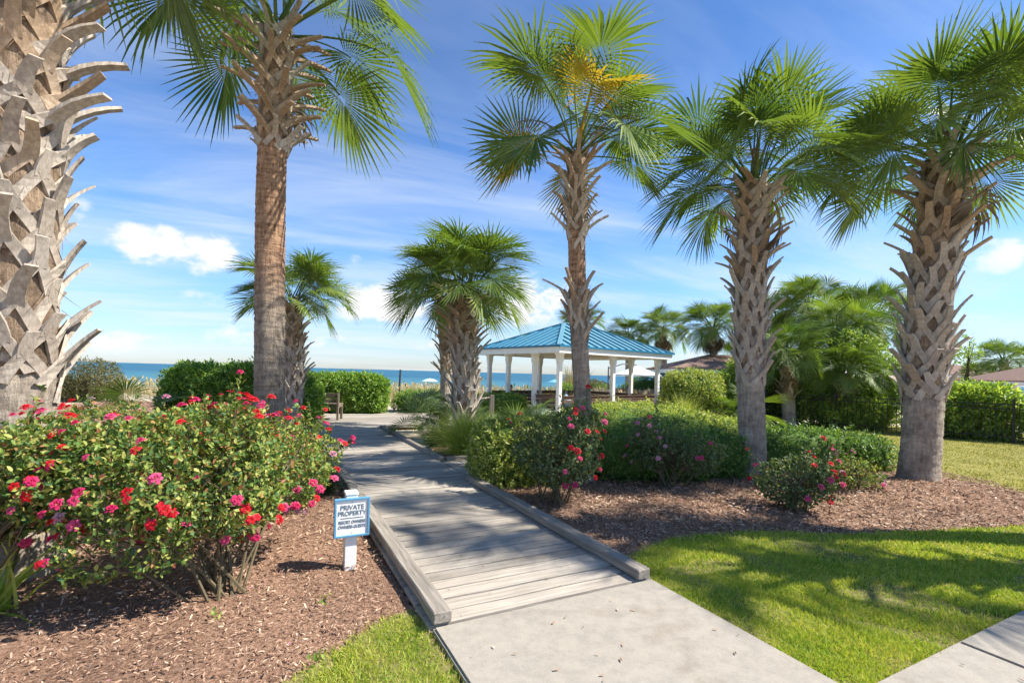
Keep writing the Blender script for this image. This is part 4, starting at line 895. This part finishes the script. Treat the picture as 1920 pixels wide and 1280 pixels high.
# ---------------------------------------------------------------- pavilion with the blue metal roof
EZ = 2.27; N0 = D(1066, 0, 15.5); N0.z = 0; uL = Vector((-.60, .80, 0)).normalized(); uR = Vector((.80, .60, 0)); LW, RW = 5.0, 6.15
gzb = tag(empty('pavilion', N0 + uL * LW / 2 + uR * RW / 2), 'open pavilion with blue standing seam roof and white columns', 'pavilion')
gc = Vector(gzb.location); FT = EZ + .22
def gl(a, b, z): p = N0 + uL * a + uR * b - gc; return Vector((p.x, p.y, z))
RG = 3.56; c4 = [gl(0, 0, FT), gl(0, RW, FT), gl(LW, RW, FT), gl(LW, 0, FT)]; rid = [gl(LW / 2, LW / 2, RG), gl(LW / 2, RW - LW / 2, RG)]
deck = MB().raw(c4 + rid, [(0, 1, 5, 4), (2, 3, 4, 5), (1, 2, 5), (3, 0, 4)]).obj('roof', M['roof'], gzb)
def seams(p0, p1, q0, q1):
    """standing seams up one slope: eave p0-p1, top q0-q1"""
    e = (p1 - p0); L = e.length; e.normalize(); up = ((q0 + q1) / 2 - (p0 + p1) / 2); up -= e * up.dot(e); full = up.length; up.normalize(); nrm = e.cross(up).normalized()
    if nrm.z < 0: nrm = -nrm
    k = .20
    a0, a1 = (q0 - p0).dot(e), (q1 - p0).dot(e)
    while k < L - .1:
        h = full * min(1, k / max(a0, .01), (L - k) / max(L - a1, .01)); b0 = p0 + e * k; b1 = b0 + up * h
        if h > .12: MB().sweep([b0 + nrm * .02, b1 + nrm * .02], [e, e], [nrm, nrm], [.020, .020], [.024, .024]).obj('standing_seam', M['seam'], deck)
        k += .40
seams(c4[0], c4[1], rid[0], rid[1]); seams(c4[3], c4[0], rid[0], rid[0]); seams(c4[2], c4[3], rid[1], rid[0]); seams(c4[1], c4[2], rid[1], rid[1])
for a, b_ in ((c4[0], rid[0]), (c4[1], rid[1]), (c4[2], rid[1]), (c4[3], rid[0]), (rid[0], rid[1])):
    d = (b_ - a).normalized(); sdv = d.cross(Vector((0, 0, 1))).normalized(); up = sdv.cross(d)
    MB().sweep([a + up * .022, b_ + up * .022], [sdv, sdv], [up, up], [.075, .075], [.016, .016]).obj('hip_cap', M['roof'], deck)
for i in range(4):
    a, b_ = c4[i], c4[(i + 1) % 4]; d = (b_ - a).normalized(); o = d.cross(Vector((0, 0, 1))); o = o if o.dot((a + b_) / 2 - Vector((0, 0, FT))) > 0 else -o
    MB().sweep([a - d * .03 - Vector((0, 0, .012)) + o * .03, b_ + d * .03 - Vector((0, 0, .012)) + o * .03], [o, o], [Vector((0, 0, 1))] * 2, [.03, .03], [.03, .03]).obj('drip_edge', M['seam'], deck)
    MB().sweep([a + d * .03 - Vector((0, 0, .14)) - o * .035, b_ - d * .03 - Vector((0, 0, .14)) - o * .035], [o, o], [Vector((0, 0, 1))] * 2, [.02, .02], [.10, .10]).obj('fascia_board', M['white'], gzb)
si = .07; sq = [gl(si, si, EZ + .03), gl(si, RW - si, EZ + .03), gl(LW - si, RW - si, EZ + .03), gl(LW - si, si, EZ + .03)]
MB().raw(sq + [p + Vector((0, 0, .02)) for p in sq], [(3, 2, 1, 0), (4, 5, 6, 7), (0, 1, 5, 4), (1, 2, 6, 5), (2, 3, 7, 6), (3, 0, 4, 7)]).obj('soffit', M['ceil'], gzb)
ins = .42; RZG = math.atan2(uR.y, uR.x)
cols = [(ins, ins), (ins, RW - ins), (LW - ins, RW - ins), (LW - ins, ins), (1.72, ins), (3.3, ins), (ins, RW / 2), (LW - ins, RW / 2), (1.75, RW - ins)]
for a, b_ in cols:
    p = gl(a, b_, 0); c = MB().box((p.x, p.y, 1.14), (.15, .15, 2.28), RZG, .012).obj('column', M['white'], gzb)
    MB().box((p.x, p.y, .13), (.235, .235, .26), RZG, .015).box((p.x, p.y, .30), (.19, .19, .09), RZG, .012).obj('column_base', M['white'], c)
    MB().box((p.x, p.y, 2.24), (.25, .25, .09), RZG, .012).box((p.x, p.y, 2.09), (.205, .205, .22), RZG, .015).box((p.x, p.y, 1.93), (.18, .18, .05), RZG, .008).obj('capital', M['white'], c)
def beam(a0, b0, a1, b1, z, w, h, nm, m):
    p, q = gl(a0, b0, z), gl(a1, b1, z); d = (q - p).normalized(); sdv = d.cross(Vector((0, 0, 1)))
    return MB().sweep([p, q], [sdv] * 2, [Vector((0, 0, 1))] * 2, [w / 2] * 2, [h / 2] * 2).obj(nm, m, gzb)
for k in range(34): a = .16 + k * .1405; beam(a, .15, a, RW - .15, .022, .135, .03, 'deck_board', M['brownwood'])
# built-in benches round three sides
for (a0, b0, a1, b1, ia, ib) in ((ins + .15, ins, 1.6, ins, 0, 1), (1.85, ins, 3.2, ins, 0, 1), (ins, ins + .15, ins, RW / 2 - .12, 1, 0), (ins, RW / 2 + .12, ins, RW - ins - .15, 1, 0), (LW - ins, ins + .15, LW - ins, RW - ins - .15, -1, 0), (ins + .15, RW - ins, LW - ins - .15, RW - ins, 0, -1)):
    for z, h in ((.74, .10), (.62, .09), (.28, .10)): beam(a0, b0, a1, b1, z, .035, h, 'bench_back_board', M['brownwood'])
    beam(a0, b0, a1, b1, .81, .11, .03, 'bench_cap_rail', M['brownwood'])
    for k in (.10, .21, .32): beam(a0 + ia * k, b0 + ib * k, a1 + ia * k, b1 + ib * k, .43, .10, .035, 'bench_seat_board', M['brownwood'])
    for q in (.08, .5, .92):
        x, y = a0 + (a1 - a0) * q, b0 + (b1 - b0) * q; p = gl(x + ia * .2, y + ib * .2, .225); MB().box(p, (.3 if ia else .06, .3 if ib else .06, .37), RZG).obj('bench_support', M['brownwood'], gzb)

# ---------------------------------------------------------------- the person sitting in the pavilion
def person(loc, rz, label):
    J = [((0, 0, .47), .135), ((0, .02, .62), .13), ((0, .06, .78), .14), ((0, .10, .86), .055), ((0, .135, .93), .085), ((0, .15, 1.01), .088),
         ((.09, .10, .47), .085), ((.12, .46, .46), .06), ((.12, .44, .10), .042), ((.12, .55, .045), .035), ((-.09, .10, .47), .085), ((-.12, .46, .46), .06), ((-.12, .44, .10), .042), ((-.12, .55, .045), .035),
         ((.19, .06, .78), .055), ((.24, .18, .60), .042), ((.12, .38, .55), .030), ((.09, .45, .54), .026), ((-.19, .06, .78), .055), ((-.24, .18, .60), .042), ((-.12, .38, .55), .030), ((-.09, .45, .54), .026)]
    E = [(0, 1), (1, 2), (2, 3), (3, 4), (4, 5), (0, 6), (6, 7), (7, 8), (8, 9), (0, 10), (10, 11), (11, 12), (12, 13), (2, 14), (14, 15), (15, 16), (16, 17), (2, 18), (18, 19), (19, 20), (20, 21)]
    me = bpy.data.meshes.new('pb'); me.from_pydata([j[0] for j in J], E, []); o = bpy.data.objects.new('pb', me); col.objects.link(o)
    md = o.modifiers.new('skin', 'SKIN'); 
    for v, j in zip(me.skin_vertices[0].data, J): v.radius = (j[1], j[1])
    me.skin_vertices[0].data[0].use_root = True; sb = o.modifiers.new('sub', 'SUBSURF'); sb.levels = 2; sb.render_levels = 2
    dg = bpy.context.evaluated_depsgraph_get(); bm_ = bpy.data.meshes.new_from_object(o.evaluated_get(dg)); bpy.data.objects.remove(o)
    bm_.materials.clear()
    for k in ('skin', 'shirt', 'bag'): bm_.materials.append(M[k])
    for f in bm_.polygons:
        c = f.center; f.use_smooth = True; f.material_index = 0 if (c.z > .86 or (c.y > .30 and c.z > .51) or (c.z < .3 and c.y > .3)) else (1 if c.z > .54 else 2)
    root = tag(empty('person', loc, rz), label, 'person'); add('body', bm_, root)
    hb = bmesh.new(); bmesh.ops.create_icosphere(hb, subdivisions=3, radius=.108); hb.verts.ensure_lookup_table()
    bmesh.ops.delete(hb, geom=[v for v in hb.verts if v.co.y > .045 and v.co.z < .05 or v.co.z < -.08], context='VERTS')
    hm = bpy.data.meshes.new('hair'); hb.to_mesh(hm); hb.free(); hm.materials.append(M['hair']); add('hair', hm, root, (0, .128, .995))
    nz = MB().tube([(0, .225, 1.0), (0, .25, .975), (0, .228, .965)], [.008, .014, .01], 6).obj('nose', M['skin'], root, True)
    for x in (-.032, .032): MB().tube([(x, .222, 1.005), (x, .236, 1.005)], [.011, .009], 6).obj('eye', M['hair'], root)
    MB().box((0, .222, .945), (.045, .02, .008)).obj('mouth', M['skin'], root)
pp = gl(LW - ins - .30, 1.15, .0) + gc
person((pp.x, pp.y, .0), math.atan2(-uL.y, -uL.x) - math.pi / 2, 'person with dark hair sitting hunched on the pavilion bench')
pb_ = gl(ins + .22, 1.02, .448) + gc; bagr = tag(empty('cloth_bag', pb_, RZG), 'pale blue-grey cloth bag on the pavilion bench', 'bag')
MB().raw([(-.2, -.1, 0), (.2, -.1, 0), (.2, .1, 0), (-.2, .1, 0), (-.17, -.07, .28), (.12, -.07, .22), (.12, .07, .22), (-.17, .07, .28), (-.08, -.02, .42), (.02, -.02, .38), (.02, .02, .38), (-.08, .02, .42)],
         [(3, 2, 1, 0), (0, 1, 5, 4), (1, 2, 6, 5), (2, 3, 7, 6), (3, 0, 4, 7), (4, 5, 9, 8), (5, 6, 10, 9), (6, 7, 11, 10), (7, 4, 8, 11), (8, 9, 10, 11)]).obj('bag_body', M['bag'], bagr, True)
MB().tube([(-.06, 0, .38), (-.09, 0, .50), (-.03, 0, .53), (.02, 0, .36)], .008, 5).obj('handle', M['bag'], bagr)

# ---------------------------------------------------------------- fences, posts, umbrellas
fa, fb = Vector((16.6, 10.3, 0)), Vector((8.3, 17.6, 0)); fd = (fb - fa); fl = fd.length; fang = math.atan2(fd.y, fd.x)
fn = tag(empty('metal_fence', fa, fang), 'black metal picket fence at the back of the lawn', 'fence')
pk = MB().box((0, 0, .56), (.016, .016, 1.02)).mesh('picket', M['metalblack']); pm_ = MB().box((0, 0, .58), (.055, .055, 1.22)).box((0, 0, 1.20), (.07, .07, .02)).mesh('fence_post', M['metalblack'])
x = .0; i = 0
while x < fl:
    if i % 18 == 0: add('fence_post', pm_, fn, (x, 0, 0))
    else: add('picket', pk, fn, (x, 0, 0))
    x += .112; i += 1
for z in (.18, .93, 1.06): MB().box((fl / 2, 0, z), (fl, .030, .028)).obj('rail', M['metalblack'], fn)
pa = D(1106, 736, 23.5); pb2 = D(1228, 738, 25.0); fd = Vector((pb2.x - pa.x, pb2.y - pa.y, 0)); fl = fd.length; df = tag(empty('dune_fence', (pa.x, pa.y, 0), math.atan2(fd.y, fd.x)), 'grey weathered picket fence behind the pavilion', 'fence')
x = 0
while x < fl:
    h = .92 + random.uniform(-.06, .05); add('picket', MB().box((0, 0, h / 2), (.085, .02, h)).mesh('picket', M['greywood']), df, (x, random.uniform(-.01, .01), -.02), (0, random.uniform(-.04, .04), 0)); x += .098
for z in (.25, .7): MB().box((fl / 2, .04, z), (fl, .03, .06)).obj('rail', M['greywood'], df)
for k in (.1, .5, .9): MB().box((fl * k, .085, .46), (.08, .06, .98)).obj('post', M['greywood'], df)
p = D(748, 730, 23); ps = tag(empty('dune_post', (p.x, 23, 0)), 'thin dark leaning post among the tan dune grass', 'post'); MB().tube([(0, 0, -.1), (.02, 0, .7), (.05, 0, 1.55)], [.055, .05, .045], 8).obj('shaft', M['postdark'], ps); MB().tube([(.05, 0, 1.55), (.051, 0, 1.57)], [.05, .03], 8).obj('cap', M['postdark'], ps)
hr = tag(empty('handrail', (D(922, 750, 15).x, 15, 0)), 'weathered wooden handrail sloping beside the bushy palm', 'handrail'); q = D(838, 760, 14.0); q = Vector((q.x - hr.location.x, -1.0, 0))
MB().box((0, 0, .42), (.13, .13, .86), .3, .01).obj('post', M['greywood'], hr); MB().box((q.x, q.y, .36), (.13, .13, .74), .3, .01).obj('post', M['greywood'], hr); MB().tube([(0, 0, .78), (q.x, q.y, .60)], .032, 6).obj('rail', M['greywood'], hr)
def beach_umbrella(p, rad, h, m, label, ribs=8):
    root = tag(empty('beach_umbrella', p), label, 'umbrella', 'beach umbrellas'); MB().tube([(0, 0, -.15), (0, 0, h)], .025, 6).obj('pole', M['white'], root); V = [(0, 0, h)]; F = []
    for ring, (rr, dz) in enumerate(((.5, .10), (1.0, .38))):
        for k in range(ribs * 2): a = math.pi * k / ribs; s_ = 1 if k % 2 == 0 else .95; V.append((rad * rr * s_ * math.cos(a), rad * rr * s_ * math.sin(a), h - dz * rad * .9))
    n = ribs * 2
    for k in range(n): F += [(0, 1 + k, 1 + (k + 1) % n), (1 + k, 1 + n + k, 1 + n + (k + 1) % n, 1 + (k + 1) % n)]
    cn = MB().raw(V, F).obj('canopy', M[m], root); MB().tube([(0, 0, h), (0, 0, h + .08)], [.03, .01], 6).obj('finial', M['white'], cn); return root
for px, py, Yd, m, lab in ((806, 716, 66, 'tealcanvas', 'pale teal beach umbrella left of the bushy palm trunk'), (893, 711, 72, 'tealcanvas', 'pale beach umbrella right of the bushy palm trunk'), (1044, 718, 60, 'bluecanvas', 'blue beach umbrella seen between the pavilion columns')):
    p = D(px, py, Yd); g0 = float(gz(p.x, Yd)) - .03; beach_umbrella((p.x, Yd, g0), 1.15, p.z - g0 + .5, m, lab)
p = D(1194, 690, 25); q = D(1141, 690, 25); cu_ = tag(empty('cantilever_umbrella', (q.x, 25, -.03)), 'white cantilever umbrella behind the pavilion with grey mast', 'umbrella'); ox = p.x - q.x
MB().box((0, 0, .05), (.8, .8, .08)).obj('base', M['steel'], cu_); MB().tube([(0, 0, .05), (0, 0, 2.05)], .04, 8).obj('mast', M['steel'], cu_); MB().tube([(0, 0, 1.95), (ox * .5, 0, 2.2), (ox, 0, 2.16)], .03, 6).obj('arm', M['steel'], cu_); MB().box((.02, 0, 1.5), (.12, .10, .14)).obj('crank_box', M['steel'], cu_)
hw = 1.0; V = [(ox, 0, 2.13)] + [(ox + x_ * hw, y_ * hw, 1.66) for x_, y_ in ((-1, -1), (0, -1.02), (1, -1), (1.02, 0), (1, 1), (0, 1.02), (-1, 1), (-1.02, 0))]; V += [(v[0], v[1], v[2] - .07) for v in V[1:]]
MB().raw(V, [(0, 1 + k, 1 + (k + 1) % 8) for k in range(8)] + [(1 + k, 9 + k, 9 + (k + 1) % 8, 1 + (k + 1) % 8) for k in range(8)]).obj('canopy', M['canvas'], cu_)

# ---------------------------------------------------------------- roofs beyond
def hip_house(name, c, w, d, ez, rz_, m_wall, label, rot=0, open_=False, over=.4):
    root = tag(empty(name, (c[0], c[1], c[2]), rot), label, 'building'); e = ez - c[2]; r_ = rz_ - c[2]; rl = max(0, w - d) / 2
    E = [(-w / 2, -d / 2, e), (w / 2, -d / 2, e), (w / 2, d / 2, e), (-w / 2, d / 2, e)]; T = [(-rl, 0, r_), (rl + .001, 0, r_)]
    rf = MB().raw(E + T + [(x, y, z - .06) for x, y, z in E], [(0, 1, 5, 4), (2, 3, 4, 5), (1, 2, 5), (3, 0, 4), (9, 8, 7, 6), (0, 6, 7, 1), (1, 7, 8, 2), (2, 8, 9, 3), (3, 9, 6, 0)]).obj('roof', M['shingle'], root)
    for (x0, y0, sx, sy) in ((0, -d / 2 + .05, w - .06, .04), (0, d / 2 - .05, w - .06, .04), (-w / 2 + .05, 0, .04, d - .16), (w / 2 - .05, 0, .04, d - .16)): MB().box((x0, y0, e - .17), (sx, sy, .20)).obj('fascia_board', M['white'], root)
    if open_:
        for x in (-1, 1):
            for y in (-1, 1): MB().box((x * (w / 2 - over), y * (d / 2 - over), (e - .07) / 2), (.14, .14, e - .07)).obj('column', M['steel'], root)
    else:
        MB().box((0, 0, (e - .08) / 2), (w - 2 * over, d - 2 * over, e - .08)).obj('wall', m_wall, root)
        for x in (-.25, .25):
            wi = MB().box((x * w, -d / 2 + over - .02, e * .55), (.9, .05, 1.0)).obj('window', M['white'], root); MB().box((x * w, -d / 2 + over - .05, e * .55), (.74, .02, .84)).obj('pane', M['steel'], wi)
            MB().box((x * w, -d / 2 + over - .06, e * .55 - .54), (1.0, .1, .06)).obj('sill', M['white'], wi)
        MB().box((0, -d / 2 + over - .02, .95), (.9, .05, 1.9)).obj('door', M['white'], root)
    return root
p = D(1355, 700, 27); hip_house('pool_house', (p.x, 27, -.15), 7.2, 5.5, 2.05, 2.88, M['bluewall'], 'blue-walled small house with brown hipped roof behind the thicket')
p = D(1760, 700, 46); hip_house('house', (p.x, 47, -.9), 11, 7, 2.5, 3.5, M['yellowwall'], 'cream house with brown roof far beyond the fence', R(-20))
p = D(1930, 715, 26); hip_house('shelter', (p.x + .6, 26, -.1), 5.2, 4.6, 1.85, 2.75, None, 'open shelter with brown hipped roof beyond the right end of the fence', R(8), True)
